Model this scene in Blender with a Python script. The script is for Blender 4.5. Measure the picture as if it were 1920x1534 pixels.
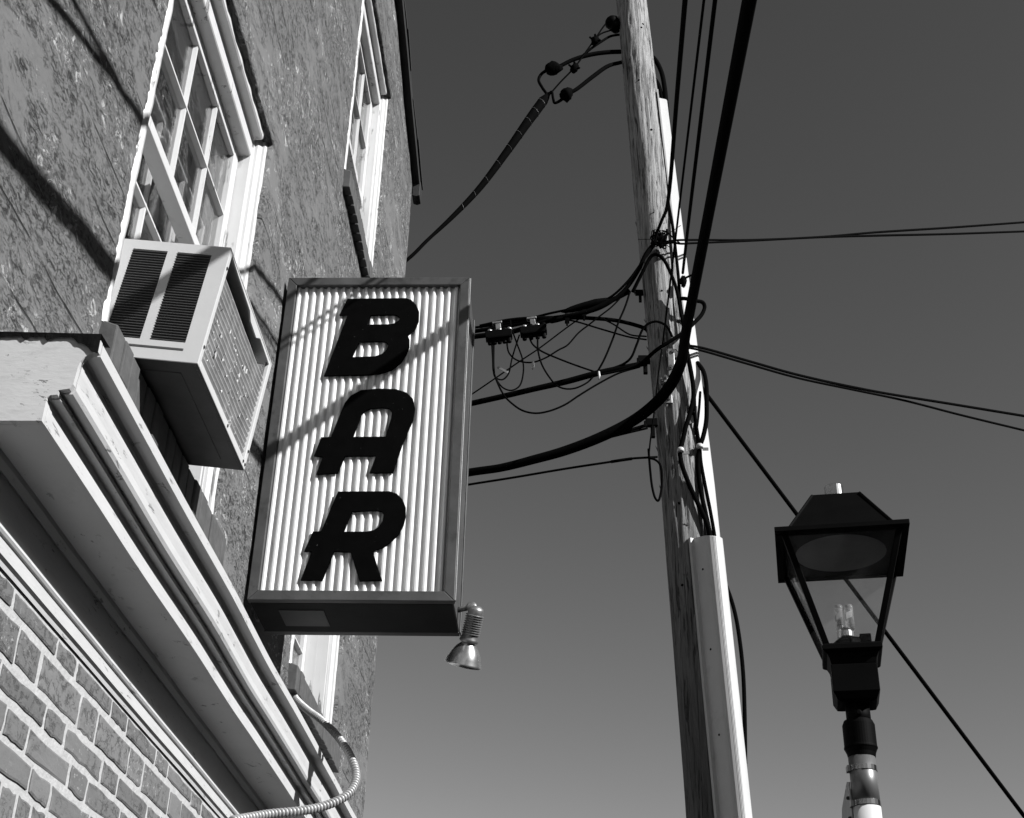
import bpy, math, random
from mathutils import Vector, Matrix, noise, Quaternion
random.seed(7)
for o in list(bpy.data.objects): bpy.data.objects.remove(o)
scn = bpy.context.scene
COL = scn.collection

# ---------------------------------------------------------------- camera
cam_d = bpy.data.cameras.new('camera'); cam = bpy.data.objects.new('camera', cam_d); COL.objects.link(cam)
cam_d.sensor_fit = 'HORIZONTAL'; cam_d.sensor_width = 36.0; cam_d.lens = 36.0*2566.08/1920.0
cam_d.clip_start = 0.02; cam_d.clip_end = 5000
_p, _y, _r = math.radians(30.495), math.radians(-2.905), math.radians(1.537)
_f = Vector((math.sin(_y)*math.cos(_p), math.cos(_y)*math.cos(_p), math.sin(_p)))
_rt = Vector((math.cos(_y), -math.sin(_y), 0)); _up = _rt.cross(_f)
_r2 = math.cos(_r)*_rt + math.sin(_r)*_up; _u2 = -math.sin(_r)*_rt + math.cos(_r)*_up
cam.matrix_world = Matrix(((_r2.x,_u2.x,-_f.x,0),(_r2.y,_u2.y,-_f.y,0),(_r2.z,_u2.z,-_f.z,1.6),(0,0,0,1)))
scn.camera = cam

# ---------------------------------------------------------------- sky, sun, exposure
SUN = Vector((1.0, -0.53, 0.75)).normalized()
EL = math.asin(SUN.z); AZ = math.atan2(SUN.x, SUN.y)
w = bpy.data.worlds.new('World'); scn.world = w; w.use_nodes = True
wn = w.node_tree.nodes; wl = w.node_tree.links; wn.clear()
sky = wn.new('ShaderNodeTexSky'); sky.sky_type = 'NISHITA'; sky.sun_disc = False
sky.sun_elevation = EL; sky.sun_rotation = AZ; sky.altitude = 100; sky.air_density = 1.0; sky.dust_density = 0.0; sky.ozone_density = 1.0
sep = wn.new('ShaderNodeSeparateColor'); wl.new(sky.outputs[0], sep.inputs[0])      # black-and-white picture through a red filter
bg = wn.new('ShaderNodeBackground'); bg.inputs[1].default_value = 0.0585
film = wn.new('ShaderNodeMath'); film.operation = 'POWER'; film.inputs[1].default_value = 1.5       # film contrast
wl.new(sep.outputs[0], film.inputs[0]); wl.new(film.outputs[0], bg.inputs[0])
wo = wn.new('ShaderNodeOutputWorld'); wl.new(bg.outputs[0], wo.inputs[0])
sd = bpy.data.lights.new('sun', 'SUN'); sd.energy = 5.0; sd.angle = math.radians(0.5); sd.color = (1, 1, 1)
so = bpy.data.objects.new('sun', sd); COL.objects.link(so)
so.rotation_mode = 'QUATERNION'; so.rotation_quaternion = SUN.to_track_quat('Z', 'Y'); so.location = (12, -6, 14)
vs = scn.view_settings; vs.view_transform = 'Standard'; vs.look = 'None'; vs.exposure = 0.6; vs.gamma = 1.0; vs.use_curve_mapping = False
scn.render.engine = 'CYCLES'

# ---------------------------------------------------------------- helpers
class MB:
    def __init__(s): s.v = []; s.f = []
    def add(s, vs, fs):
        n = len(s.v); s.v += [tuple(p) for p in vs]; s.f += [tuple(i+n for i in f) for f in fs]; return s
    def box(s, a, b, M=None):
        x0,y0,z0 = a; x1,y1,z1 = b
        v = [Vector(p) for p in ((x0,y0,z0),(x1,y0,z0),(x1,y1,z0),(x0,y1,z0),(x0,y0,z1),(x1,y0,z1),(x1,y1,z1),(x0,y1,z1))]
        if M is not None: v = [M @ p for p in v]
        return s.add(v, ((0,3,2,1),(4,5,6,7),(0,1,5,4),(1,2,6,5),(2,3,7,6),(3,0,4,7)))
    def hexa(s, v): return s.add(v, ((0,3,2,1),(4,5,6,7),(0,1,5,4),(1,2,6,5),(2,3,7,6),(3,0,4,7)))
    def prism(s, poly, fn, t0, t1, caps=True, n=1, jit=0.0):
        m = len(poly); vs = []
        for k in range(n+1):
            t = t0+(t1-t0)*k/n
            for p in poly:
                q = Vector(fn(p, t))
                if jit: q += noise.noise_vector(q*3.1)*jit
                vs.append(q)
        fs = [(k*m+i, k*m+(i+1) % m, (k+1)*m+(i+1) % m, (k+1)*m+i) for k in range(n) for i in range(m)]
        if caps: fs += [tuple(range(m-1,-1,-1)), tuple(n*m+i for i in range(m))]
        return s.add(vs, fs)
    def tube(s, pts, r, n=8, caps=True):
        P = [Vector(p) for p in pts]; m = len(P)
        R = list(r) if isinstance(r,(list,tuple)) else [r]*m
        if len(R) != m:
            k = len(R)-1; R2 = []
            for i in range(m):
                t = i/(m-1)*k; j = min(int(t), k-1); R2.append(R[j]+(R[j+1]-R[j])*(t-j))
            R = R2
        T = [(P[min(i+1,m-1)]-P[max(i-1,0)]).normalized() for i in range(m)]
        a = Vector((0,0,1)) if abs(T[0].z) < .9 else Vector((1,0,0))
        u = T[0].cross(a).normalized(); vs = []
        for i in range(m):
            if i:
                q = T[i-1].rotation_difference(T[i]); u = q @ u
            u = (u-T[i]*u.dot(T[i])).normalized(); b = T[i].cross(u)
            for k in range(n):
                an = 2*math.pi*k/n; vs.append(P[i]+(u*math.cos(an)+b*math.sin(an))*R[i])
        fs = [(i*n+k, i*n+(k+1) % n, (i+1)*n+(k+1) % n, (i+1)*n+k) for i in range(m-1) for k in range(n)]
        if caps: fs += [tuple(range(n-1,-1,-1)), tuple((m-1)*n+k for k in range(n))]
        return s.add(vs, fs)
    def lathe(s, prof, c=(0,0,0), n=24, M=None, caps=True):
        vs = []
        for r, z in prof:
            for k in range(n):
                a = 2*math.pi*k/n; p = Vector((c[0]+r*math.cos(a), c[1]+r*math.sin(a), c[2]+z))
                vs.append(M @ p if M is not None else p)
        m = len(prof)
        fs = [(i*n+k, i*n+(k+1) % n, (i+1)*n+(k+1) % n, (i+1)*n+k) for i in range(m-1) for k in range(n)]
        if caps: fs += [tuple(range(n-1,-1,-1)), tuple((m-1)*n+k for k in range(n))]
        return s.add(vs, fs)

def spline(pts, k=8):
    P = [Vector(p) for p in pts]; P = [P[0]*2-P[1]]+P+[P[-1]*2-P[-2]]; out = []
    for i in range(1, len(P)-2):
        p0,p1,p2,p3 = P[i-1:i+3]
        d1 = max((p1-p0).length,1e-6)**.5; d2 = max((p2-p1).length,1e-6)**.5; d3 = max((p3-p2).length,1e-6)**.5
        m1 = (p2-p1)+((p1-p0)/d1-(p2-p0)/(d1+d2))*d2
        m2 = (p2-p1)+((p3-p2)/d3-(p3-p1)/(d2+d3))*d2
        for j in range(k):
            t = j/k; t2=t*t; t3=t2*t
            out.append(p1*(2*t3-3*t2+1)+m1*(t3-2*t2+t)+p2*(-2*t3+3*t2)+m2*(t3-t2))
    out.append(P[-2]); return out

def mesh_of(name, mb, mat, smooth=False):
    me = bpy.data.meshes.new(name); me.from_pydata(mb.v, [], mb.f); me.update()
    if smooth: me.polygons.foreach_set('use_smooth', [True]*len(me.polygons))
    if mat: me.materials.append(mat)
    return me
def obj(name, mb, mat, parent=None, smooth=False, bevel=0.0, me=None):
    if me is None: me = mesh_of(name, mb, mat, smooth)
    o = bpy.data.objects.new(name, me); COL.objects.link(o)
    if parent is not None: o.parent = parent
    if bevel:
        b = o.modifiers.new('bevel','BEVEL'); b.width = bevel; b.segments = 2; b.limit_method = 'ANGLE'; b.angle_limit = math.radians(40)
    if smooth == 'auto':
        pass
    return o
def tag(o, label=None, cat=None, group=None, kind=None):
    if label: o['label'] = label
    if cat: o['category'] = cat
    if group: o['group'] = group
    if kind: o['kind'] = kind
    return o
def thing(name, label, cat, group=None, loc=None):
    o = bpy.data.objects.new(name, None); COL.objects.link(o); o.empty_display_size = .1
    return tag(o, label, cat, group)
def at(child_parent, name):
    o = bpy.data.objects.new(name, None); COL.objects.link(o); o.parent = child_parent; return o

# ---------------------------------------------------------------- materials (all neutral: the picture is black and white)
def newmat(name):
    m = bpy.data.materials.new(name); m.use_nodes = True; nt = m.node_tree
    b = nt.nodes['Principled BSDF']; return m, nt, b
TONE = .68          # lowers every base colour to deepen shade under the raised exposure
def g(v): return (v, v, v, 1)
class N:
    """small node-building helper"""
    def __init__(s, nt): s.nt = nt
    def n(s, t, **k):
        nd = s.nt.nodes.new(t)
        for a, v in k.items():
            if isinstance(a, str) and hasattr(nd, a): setattr(nd, a, v)
        return nd
    def l(s, a, b): s.nt.links.new(a, b)
    def coord(s, scale=(1,1,1), kind='Object'):
        tc = s.n('ShaderNodeTexCoord'); mp = s.n('ShaderNodeMapping'); mp.inputs['Scale'].default_value = scale
        s.l(tc.outputs[kind], mp.inputs[0]); return mp.outputs[0]
    def noise(s, vec, scale, detail=4, rough=.6, dist=0):
        t = s.n('ShaderNodeTexNoise'); t.inputs['Scale'].default_value = scale; t.inputs['Detail'].default_value = detail
        t.inputs['Roughness'].default_value = rough; t.inputs['Distortion'].default_value = dist; s.l(vec, t.inputs['Vector']); return t.outputs[0]
    def vor(s, vec, scale, feature='F1'):
        t = s.n('ShaderNodeTexVoronoi'); t.feature = feature; t.inputs['Scale'].default_value = scale; s.l(vec, t.inputs['Vector']); return t.outputs[0]
    def ramp(s, fac, stops):
        r = s.n('ShaderNodeValToRGB'); e = r.color_ramp.elements
        while len(e) > 1: e.remove(e[-1])
        e[0].position = stops[0][0]; e[0].color = g(stops[0][1])
        for p, v in stops[1:]:
            q = e.new(p); q.color = g(v)
        s.l(fac, r.inputs[0]); return r.outputs[0]
    def mix(s, fac, a, b):
        m = s.n('ShaderNodeMix'); m.data_type = 'RGBA'
        if isinstance(fac, (int, float)): m.inputs[0].default_value = fac
        else: s.l(fac, m.inputs[0])
        for i, v in ((6, a), (7, b)):
            if isinstance(v, (int, float)): m.inputs[i].default_value = g(v)
            else: s.l(v, m.inputs[i])
        return m.outputs[2]
    def math(s, op, a, b=None):
        m = s.n('ShaderNodeMath'); m.operation = op
        for i, v in ((0, a), (1, b)):
            if v is None: continue
            if isinstance(v, (int, float)): m.inputs[i].default_value = v
            else: s.l(v, m.inputs[i])
        return m.outputs[0]
    def base(s, col, b):
        m = s.n('ShaderNodeMix'); m.data_type = 'RGBA'; m.blend_type = 'MULTIPLY'; m.inputs[0].default_value = 1; m.inputs[7].default_value = g(TONE)
        s.l(col, m.inputs[6]); s.l(m.outputs[2], b.inputs['Base Color'])
    def bump(s, h, strength, dist, nrm=None):
        b = s.n('ShaderNodeBump'); b.inputs['Strength'].default_value = strength; b.inputs['Distance'].default_value = dist
        s.l(h, b.inputs['Height'])
        if nrm is not None: s.l(nrm, b.inputs['Normal'])
        return b.outputs[0]
def simple(name, base, rough=.5, metal=0, var=.15, scale=12, bump=0, bscale=60, bdist=.001, spec=.5, dirt=None, stretch=(1,1,1)):
    m, nt, b = newmat(name); k = N(nt); c = k.coord(stretch)
    f = k.noise(c, scale, 6, .65)
    col = k.ramp(f, [(.3, base*(1-var)), (.7, base*(1+var))])
    if dirt:
        d = k.noise(c, dirt[0], 5, .7); col = k.mix(k.ramp(d, [(dirt[1], 0), (dirt[1]+dirt[2], 1)]), col, dirt[3])
    k.base(col, b)
    b.inputs['Roughness'].default_value = rough; b.inputs['Metallic'].default_value = metal
    b.inputs['Specular IOR Level'].default_value = spec
    if bump: k.l(k.bump(k.noise(c, bscale, 4, .6), bump, bdist), b.inputs['Normal'])
    return m
M = {}
def mat_stucco():
    m, nt, b = newmat('parged_wall'); k = N(nt)
    c = k.coord((1, .42, 1)); c2 = k.coord((1, .46, 1)); c3 = k.coord((1, .65, 1))
    base = k.ramp(k.noise(c, 2.6, 5, .6, .5), [(.32, .185), (.5, .215), (.7, .245)])
    patch = k.ramp(k.noise(c, 5.5, 7, .72, 1.1), [(.42, .06), (.49, .55), (.57, 1)])          # worn, pitted patches between smooth trowelled ones
    n1 = k.noise(c2, 60, 8, .82, 1.0); n2 = k.noise(c2, 170, 6, .8, .6)
    pit = k.math('MULTIPLY', k.ramp(n1, [(.415, 1), (.465, 0)]), patch)
    grit = k.math('MULTIPLY', k.ramp(n2, [(.40, 1), (.47, 0)]), k.math('MULTIPLY', patch, .9))
    col = k.mix(k.math('MULTIPLY', grit, .7), base, .085)
    col = k.mix(k.math('MULTIPLY', pit, .9), col, .035)
    lightp = k.math('MULTIPLY', k.ramp(n1, [(.56, 0), (.64, 1)]), patch); col = k.mix(k.math('MULTIPLY', lightp, .5), col, .30)
    chips = k.math('MULTIPLY', k.ramp(k.noise(c3, 27, 7, .78, 1.6), [(.56, 0), (.585, 1)]), k.ramp(k.noise(c3, 4.5, 4, .6), [(.48, 0), (.55, 1)]))
    col = k.mix(k.math('MULTIPLY', chips, .9), col, .75)
    wv = k.n('ShaderNodeTexWave'); wv.wave_type = 'BANDS'; wv.bands_direction = 'Z'; wv.inputs['Scale'].default_value = .314/.136
    wv.inputs['Distortion'].default_value = 1.2; wv.inputs['Detail'].default_value = 3; wv.inputs['Detail Scale'].default_value = 2.2
    k.l(c, wv.inputs['Vector'])                                                             # cracks along the brick courses under the parging
    cr = k.math('MULTIPLY', k.ramp(wv.outputs[1], [(0, 1), (.010, 0)]), k.ramp(k.noise(c3, 3.1, 4, .6), [(.52, 0), (.58, 1)]))
    col = k.mix(k.math('MULTIPLY', cr, .8), col, .03)
    k.base(col, b); b.inputs['Roughness'].default_value = .88; b.inputs['Specular IOR Level'].default_value = .2
    h = k.math('ADD', k.math('MULTIPLY', k.noise(c, 12, 4, .6, .6), .4), k.math('MULTIPLY', n2, .12))
    h = k.math('SUBTRACT', h, k.math('MULTIPLY', pit, .6)); h = k.math('SUBTRACT', h, k.math('MULTIPLY', grit, .35))
    h = k.math('ADD', h, k.math('MULTIPLY', chips, .15)); h = k.math('SUBTRACT', h, k.math('MULTIPLY', cr, .8))
    k.l(k.bump(h, .9, .006), b.inputs['Normal'])
    return m
def mat_brick():
    m, nt, b = newmat('brick_face'); k = N(nt); c = k.coord((1, .7, 1), 'Object')
    oi = k.n('ShaderNodeObjectInfo')
    base = k.ramp(oi.outputs['Random'], [(0, .165), (.5, .20), (1, .235)])
    wear = k.ramp(k.noise(c, 60, 7, .78, .5), [(.40, 1), (.48, 0)])
    wear = k.math('MULTIPLY', wear, k.ramp(k.noise(c, 5, 3, .5), [(.40, 0), (.54, 1)]))
    col = k.mix(k.math('MULTIPLY', wear, .7), base, .05)
    fleck = k.math('MULTIPLY', k.ramp(k.noise(c, 85, 4, .7), [(.58, 0), (.62, 1)]), k.ramp(k.noise(c, 6.5, 3, .5), [(.48, 0), (.58, 1)]))  # pale random specks on the brick face
    col = k.mix(k.math('MULTIPLY', fleck, .7), col, .55)
    col = k.mix(k.ramp(k.noise(c, 14, 5, .65), [(.3, 0), (.7, .22)]), col, .34)
    k.base(col, b); b.inputs['Roughness'].default_value = .85; b.inputs['Specular IOR Level'].default_value = .3
    h = k.math('SUBTRACT', k.noise(c, 60, 5, .65), wear); k.l(k.bump(h, .6, .0025), b.inputs['Normal'])
    return m
def mat_white(name, base=.78, peel=.0, streak=(1,1,6), rough=.5):
    m, nt, b = newmat(name); k = N(nt); c = k.coord(streak); c1 = k.coord()
    col = k.ramp(k.noise(c1, 6, 5, .6), [(.3, base*.9), (.7, base)])
    st = k.ramp(k.noise(c, 16, 5, .7), [(.56, 0), (.74, .30)]); col = k.mix(st, col, base*.55)
    h = k.noise(c, 50, 4, .6)
    if peel:
        p = k.ramp(k.noise(c, 30, 6, .72, .5), [(.63-peel*.12, 0), (.66-peel*.12, 1)])
        p = k.math('MULTIPLY', p, k.ramp(k.noise(c1, 7, 3, .5), [(.48, 0), (.6, 1)]))
        col = k.mix(k.math('MULTIPLY', p, .85), col, .16); h = k.math('SUBTRACT', h, p)
    k.base(col, b); b.inputs['Roughness'].default_value = rough
    k.l(k.bump(h, .35, .0015), b.inputs['Normal']); return m
def mat_wood():
    m, nt, b = newmat('weathered_pole_wood'); k = N(nt); c = k.coord((1, 1, .05)); c1 = k.coord((1,1,.35))
    grain = k.noise(c, 90, 8, .75, .35); crack = k.ramp(k.noise(c, 46, 8, .75, .7), [(.40, 1), (.445, 0)])
    col = k.ramp(grain, [(.34, .16), (.5, .42), (.68, .66)])
    col = k.mix(k.math('MULTIPLY', crack, .85), col, .05)
    kn = k.ramp(k.noise(c1, 7, 4, .6, .8), [(.30, .75), (.40, 0)]); col = k.mix(k.math('MULTIPLY', kn, .6), col, .12)
    sx = k.n('ShaderNodeSeparateXYZ'); k.l(k.coord(), sx.inputs[0])          # shade of the lower pole put into the colour, fading out upwards
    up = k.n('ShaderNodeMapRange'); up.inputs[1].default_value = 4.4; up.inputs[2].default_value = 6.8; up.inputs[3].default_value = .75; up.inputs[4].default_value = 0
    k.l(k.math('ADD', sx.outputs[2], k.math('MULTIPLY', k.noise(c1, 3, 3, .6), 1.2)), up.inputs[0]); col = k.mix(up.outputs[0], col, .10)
    k.base(col, b); b.inputs['Roughness'].default_value = .85; b.inputs['Specular IOR Level'].default_value = .2
    h = k.math('SUBTRACT', grain, k.math('MULTIPLY', crack, 1.3)); k.l(k.bump(h, .9, .009), b.inputs['Normal']); return m
def mat_glass(name, dust=.06, tint=.9, ior=1.33):
    m = bpy.data.materials.new(name); m.use_nodes = True; nt = m.node_tree; nt.nodes.clear(); k = N(nt)
    tr = k.n('ShaderNodeBsdfTransparent'); tr.inputs[0].default_value = g(tint)
    gl = k.n('ShaderNodeBsdfGlossy'); gl.inputs['Roughness'].default_value = .03; gl.inputs[0].default_value = g(.95)
    c = k.coord(); k.l(k.bump(k.noise(c, 5, 3, .5, 1.0), .12, .03), gl.inputs['Normal'])
    lw = k.n('ShaderNodeLayerWeight'); lw.inputs[0].default_value = .5
    fac = k.math('ADD', k.math('MULTIPLY', k.math('POWER', lw.outputs[1], 4), .6), ((ior-1)/(ior+1))**2)
    mx = k.n('ShaderNodeMixShader'); k.l(fac, mx.inputs[0]); k.l(tr.outputs[0], mx.inputs[1]); k.l(gl.outputs[0], mx.inputs[2])
    df = k.n('ShaderNodeBsdfDiffuse'); df.inputs[0].default_value = g(.42)
    m2 = k.n('ShaderNodeMixShader'); k.l(k.ramp(k.noise(c, 9, 5, .65), [(.35, dust*.4), (.75, dust*1.8)]), m2.inputs[0])
    k.l(mx.outputs[0], m2.inputs[1]); k.l(df.outputs[0], m2.inputs[2])
    o = k.n('ShaderNodeOutputMaterial'); k.l(m2.outputs[0], o.inputs[0]); return m
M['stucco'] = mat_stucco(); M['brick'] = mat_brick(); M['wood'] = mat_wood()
M['mortar'] = simple('lime_mortar', .60, .9, var=.14, scale=30, bump=.7, bscale=90, bdist=.004, spec=.2)
M['window_white'] = mat_white('window_paint', .86, .5, (1,1,.12)); M['cornice_white'] = mat_white('cornice_paint', .80, .30, (1,.5,3), .5)
M['sill'] = simple('sill_paint', .11, .8, var=.25, scale=25, bump=.5, bscale=70, bdist=.002)
M['trim_black'] = simple('dark_eave_paint', .02, .7, var=.3, scale=30, bump=.5, bscale=50, bdist=.003)
M['shingle'] = simple('asphalt_shingle', .03, .95, var=.4, scale=90, bump=.8, bscale=150, bdist=.003)
M['sign_metal'] = simple('weathered_sign_metal', .10, .5, .2, var=.3, scale=9, bump=.15, bscale=40, dirt=(14, .55, .15, .05))
M['sign_panel'] = simple('corrugated_plastic', .98, .42, var=.10, scale=10, dirt=(34, .62, .10, .52), stretch=(1,1,.16))
M['letter'] = simple('black_letter_paint', .003, .7, var=.3, scale=20, spec=.02, dirt=(140, .70, .01, .6))
M['ac'] = simple('appliance_enamel', .82, .4, var=.06, scale=5, dirt=(20, .66, .12, .4))
M['ac_dark'] = simple('ac_interior', .004, .9, var=.3, spec=.03)
M['ac_under'] = simple('ac_base_steel', .05, .5, .3, var=.35, scale=9)
M['ac_slat'] = simple('ac_slat_enamel', .10, .5, var=.1)
M['ac_film'] = simple('ac_cover_film', .40, .25, var=.3, scale=18, dirt=(30, .66, .02, .85), stretch=(1,1,.5))
M['iron'] = simple('black_lantern_paint', .003, .6, var=.3, scale=12, spec=.04, bump=.2, bscale=80)
M['steel'] = simple('stainless_band', .6, .22, 1, var=.15, scale=6)
M['galv'] = simple('galvanised_hardware', .38, .45, .8, var=.3, scale=30)
M['rubber'] = simple('black_cable_jacket', .003, .85, var=.3, scale=40, spec=.02)
M['wire_grey'] = simple('bare_strand', .10, .5, .6, var=.3, scale=60)
M['guard'] = simple('pale_plastic_guard', .72, .4, var=.06, scale=4, dirt=(7, .6, .2, .5))
M['tar'] = simple('old_tar_seal', .012, .9, var=.4, scale=40, bump=.6, bscale=90, bdist=.003, spec=.05)
M['flex_core'] = simple('conduit_groove', .10, .6, .2, var=.2)
M['flex'] = simple('flexible_metal_conduit', .55, .42, .25, var=.2, scale=20, dirt=(18, .6, .15, .3))
M['bulb'] = simple('silvered_reflector_bulb', .85, .25, .9, var=.25, scale=14)
M['post'] = simple('bare_post_metal', .22, .38, .5, var=.45, scale=5, dirt=(9, .5, .2, .09), stretch=(1,1,.3))
M['post_white'] = simple('white_post_paint', .8, .5, var=.05)
M['plate'] = simple('street_plate_aluminium', .3, .5, .3, var=.15)
M['disc'] = simple('lantern_reflector', .20, .6, 0, var=.15, scale=5)
M['glass'] = mat_glass('old_window_glass', .010, .82, 1.5); M['lamp_glass'] = mat_glass('lantern_glass', .03, .985, 1.4)
M['tube'] = mat_glass('clear_tube_glass', .4, .98, 1.5)
M['sign_black'] = simple('black_sign_base', .02, .6, var=.4, scale=8, spec=.1)
M['shopfront'] = simple('dark_shopfront_paint', .03, .5, var=.2, scale=3)
M['room'] = simple('dark_room', .012, .9, spec=.05)
M['asphalt'] = simple('asphalt', .05, .95, var=.3, scale=60, bump=.5, bscale=200, bdist=.004)
M['walk'] = simple('concrete_sidewalk', .08, .9, var=.2, scale=8, bump=.3, bscale=120, bdist=.002)
M['terra'] = simple('ground_cover', .05, .95, var=.3, scale=.5)

# ================================================================ setting: ground
tag(obj('terrain', MB().add([(-900,-900,-.16),(900,-900,-.16),(900,900,-.16),(-900,900,-.16)], [(0,1,2,3)]), M['terra']), kind='structure')
tag(obj('road', MB().add([(1.35,-60,-.12),(9,-60,-.12),(9,60,-.12),(1.35,60,-.12)], [(0,1,2,3)]), M['asphalt']), kind='structure')
tag(obj('side_road', MB().add([(-60,8.3,-.116),(1.35,8.3,-.116),(1.35,13,-.116),(-60,13,-.116)], [(0,1,2,3)]), M['asphalt']), kind='structure')
tag(obj('pavement', MB().box((-1.0,-40,-.15),(1.18,8.1,0)), M['walk'], bevel=.01), kind='structure')
tag(obj('kerb', MB().box((1.182,-40,-.15),(1.345,8.1,.004)), M['walk'], bevel=.02), kind='structure')

hl = MB(); hn = 96; hv = []  # unseen ring of high ground added to cut off the bright low sky
for i in range(hn):
    a = 2*math.pi*i/hn; R = 420+40*noise.noise(Vector((math.cos(a)*2,math.sin(a)*2,0)))
    for rr_, hh in ((R-140,-.3),(R-60,18+8*noise.noise(Vector((math.cos(a)*4,math.sin(a)*4,1)))),(R,40+12*noise.noise(Vector((math.cos(a)*5,math.sin(a)*5,2)))),(R+120,-.3)): hv.append((rr_*math.cos(a), rr_*math.sin(a), hh))
hl.add(hv, [(i*4+j, ((i+1)%hn)*4+j, ((i+1)%hn)*4+j+1, i*4+j+1) for i in range(hn) for j in range(3)])
tag(obj('sky_block_hills', hl, M['terra'], None, smooth=True), kind='structure')
# unseen building added across the street to shade the road and block low sky
ob = thing('building', 'plain three-storey brick building with sash windows, added across the street to shade it', 'building')
obj('wall', MB().box((10.2,-46,-.12),(19,11,9.0)), M['stucco'], ob)
obj('parapet', MB().box((10.05,-46.1,9.002),(19.1,11.1,9.3)), M['cornice_white'], ob)
obj('shopfront', MB().box((10.12,-45,-.1),(10.198,10.4,2.9)), M['sill'], ob)
for i in range(17):
    for z in (3.5, 6.2):
        y = -44+i*3.2
        wf = obj('window', MB().box((10.17,y,z),(10.198,y+1.2,z+1.9)), M['room'], ob)
        obj('sill', MB().box((10.08,y-.08,z-.12),(10.198,y+1.28,z-.002)), M['cornice_white'], wf)
        obj('meeting_rail', MB().box((10.15,y,z+.92),(10.169,y+1.2,z+.98)), M['cornice_white'], wf)

nb = thing('building', 'plain dark-fronted building added beside the bar building to block low sky', 'building')  # unseen neighbour, added to block low sky behind the view
obj('wall', MB().box((-10,-40,-.02),(-1.02,-6.35,9.2)), M['stucco'], nb)
obj('shopfront', MB().box((-1.018,-38,0),(-.95,-6.6,3.0)), M['shopfront'], nb)
for i in range(9):
    for z in (3.9, 6.5):
        y = -37+i*3.4
        wf = obj('window', MB().box((-1.018,y,z),(-1.0,y+1.1,z+1.7)), M['room'], nb)
        obj('sill', MB().box((-1.018,y-.06,z-.1),(-.93,y+1.16,z-.002)), M['sill'], wf)

# ================================================================ building
bld = thing('building', 'old two-storey building with rough parged upper wall above a brick shopfront', 'building')
WIN = [dict(y0=2.39,y1=3.46,z0=3.20,z1=4.665,sy0=2.56,cols=(2.875,3.13),meet=4.0,raise_=True),
       dict(y0=4.62,y1=5.62,z0=5.52,z1=6.91,sy0=4.74,cols=(5.02,5.29),meet=6.10,raise_=False),
       dict(y0=4.62,y1=5.65,z0=3.25,z1=4.72,sy0=4.74,cols=(5.03,5.31),meet=4.02,raise_=False)]
def zeave(y): return 7.15+.26*(6.72-y)
def stucco():
    def lines(a, b, step, must):
        L = []; x = a
        while x < b-1e-6: L.append(x); x += step
        L.append(b)
        for m in must:
            if a < m < b:
                i = min(range(len(L)), key=lambda i: abs(L[i]-m)); L[i] = m
        return sorted(set(L))
    ys = lines(-6, 1.2, .3, [])[:-1]+lines(1.2, 6.64, .02, [v for q in WIN for v in (q['y0'], q['y1'])])
    zs = lines(2.62, 7.16, .02, [v for q in WIN for v in (q['z0'], q['z1'])])
    ny, nz = len(ys), len(zs)
    def inhole(y, z):
        return any(q['y0'] < y < q['y1'] and q['z0'] < z < q['z1'] for q in WIN)
    V = []; F = []; idx = {}
    keep = [[not inhole((ys[i]+ys[i+1])/2, (zs[j]+zs[j+1])/2) for j in range(nz-1)] for i in range(ny-1)]
    for i, y in enumerate(ys):
        for j, z in enumerate(zs):
            edge = any((abs(y-q['y0'])<1e-5 or abs(y-q['y1'])<1e-5) and q['z0']-1e-5<=z<=q['z1']+1e-5 or (abs(z-q['z0'])<1e-5 or abs(z-q['z1'])<1e-5) and q['y0']-1e-5<=y<=q['y1']+1e-5 for q in WIN)
            p = Vector((0, y, z)); n1 = noise.fractal(p*2.2, .9, 2.0, 4); n2 = noise.noise(Vector((0,y*9,z*22)))
            x = -1.0+.004*n1+.0018*n2; yy = y; zz = z
            if edge:
                yy += .010*noise.noise(Vector((3,y*14,z*21)))+.005*noise.noise(Vector((3,y*50,z*60)))
                zz += .010*noise.noise(Vector((7,y*21,z*14)))+.005*noise.noise(Vector((7,y*60,z*50)))
                x -= .006*abs(noise.noise(Vector((9,y*30,z*30))))
            if i == ny-1: yy += .012*noise.noise(Vector((5,0,z*6)))+.004*noise.noise(Vector((5,0,z*40)))
            if j == nz-1: zz = max(7.16, zeave(y)+.02)
            V.append((x, yy, zz))
    for i in range(ny-1):
        for j in range(nz-1):
            if keep[i][j]: F.append((i*nz+j, (i+1)*nz+j, (i+1)*nz+j+1, i*nz+j+1))
    mb = MB(); mb.v = V; mb.f = F
    # rim of the parging round each opening and at the far corner
    def rim(ids, dx):
        base = len(mb.v); mb.v += [(V[k][0]-dx, V[k][1], V[k][2]) for k in ids]
        for a in range(len(ids)-1): mb.f.append((ids[a], ids[a+1], base+a+1, base+a))
    yi = {round(y,5): i for i, y in enumerate(ys)}; zi = {round(z,5): j for j, z in enumerate(zs)}
    for q in WIN:
        a, b, c, d = yi[round(q['y0'],5)], yi[round(q['y1'],5)], zi[round(q['z0'],5)], zi[round(q['z1'],5)]
        loop = [i*nz+c for i in range(a, b)]+[b*nz+j for j in range(c, d)]+[i*nz+d for i in range(b, a, -1)]+[a*nz+j for j in range(d, c-1, -1)]
        rim(loop, .09)
    rim([(ny-1)*nz+j for j in range(nz)], .3)
    return mb
obj('parged_wall', stucco(), M['stucco'], bld, smooth=True)
core = MB()                                   # masonry behind the parging, with the openings left free
ysplit = [-6, 2.3, 3.55, 4.52, 5.75, 6.6]
core.box((-9,-6,2.6),(-1.35,2.3,7.2)); core.box((-9,3.55,2.6),(-1.35,4.52,7.2)); core.box((-9,5.75,2.6),(-1.35,6.6,7.2))
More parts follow.
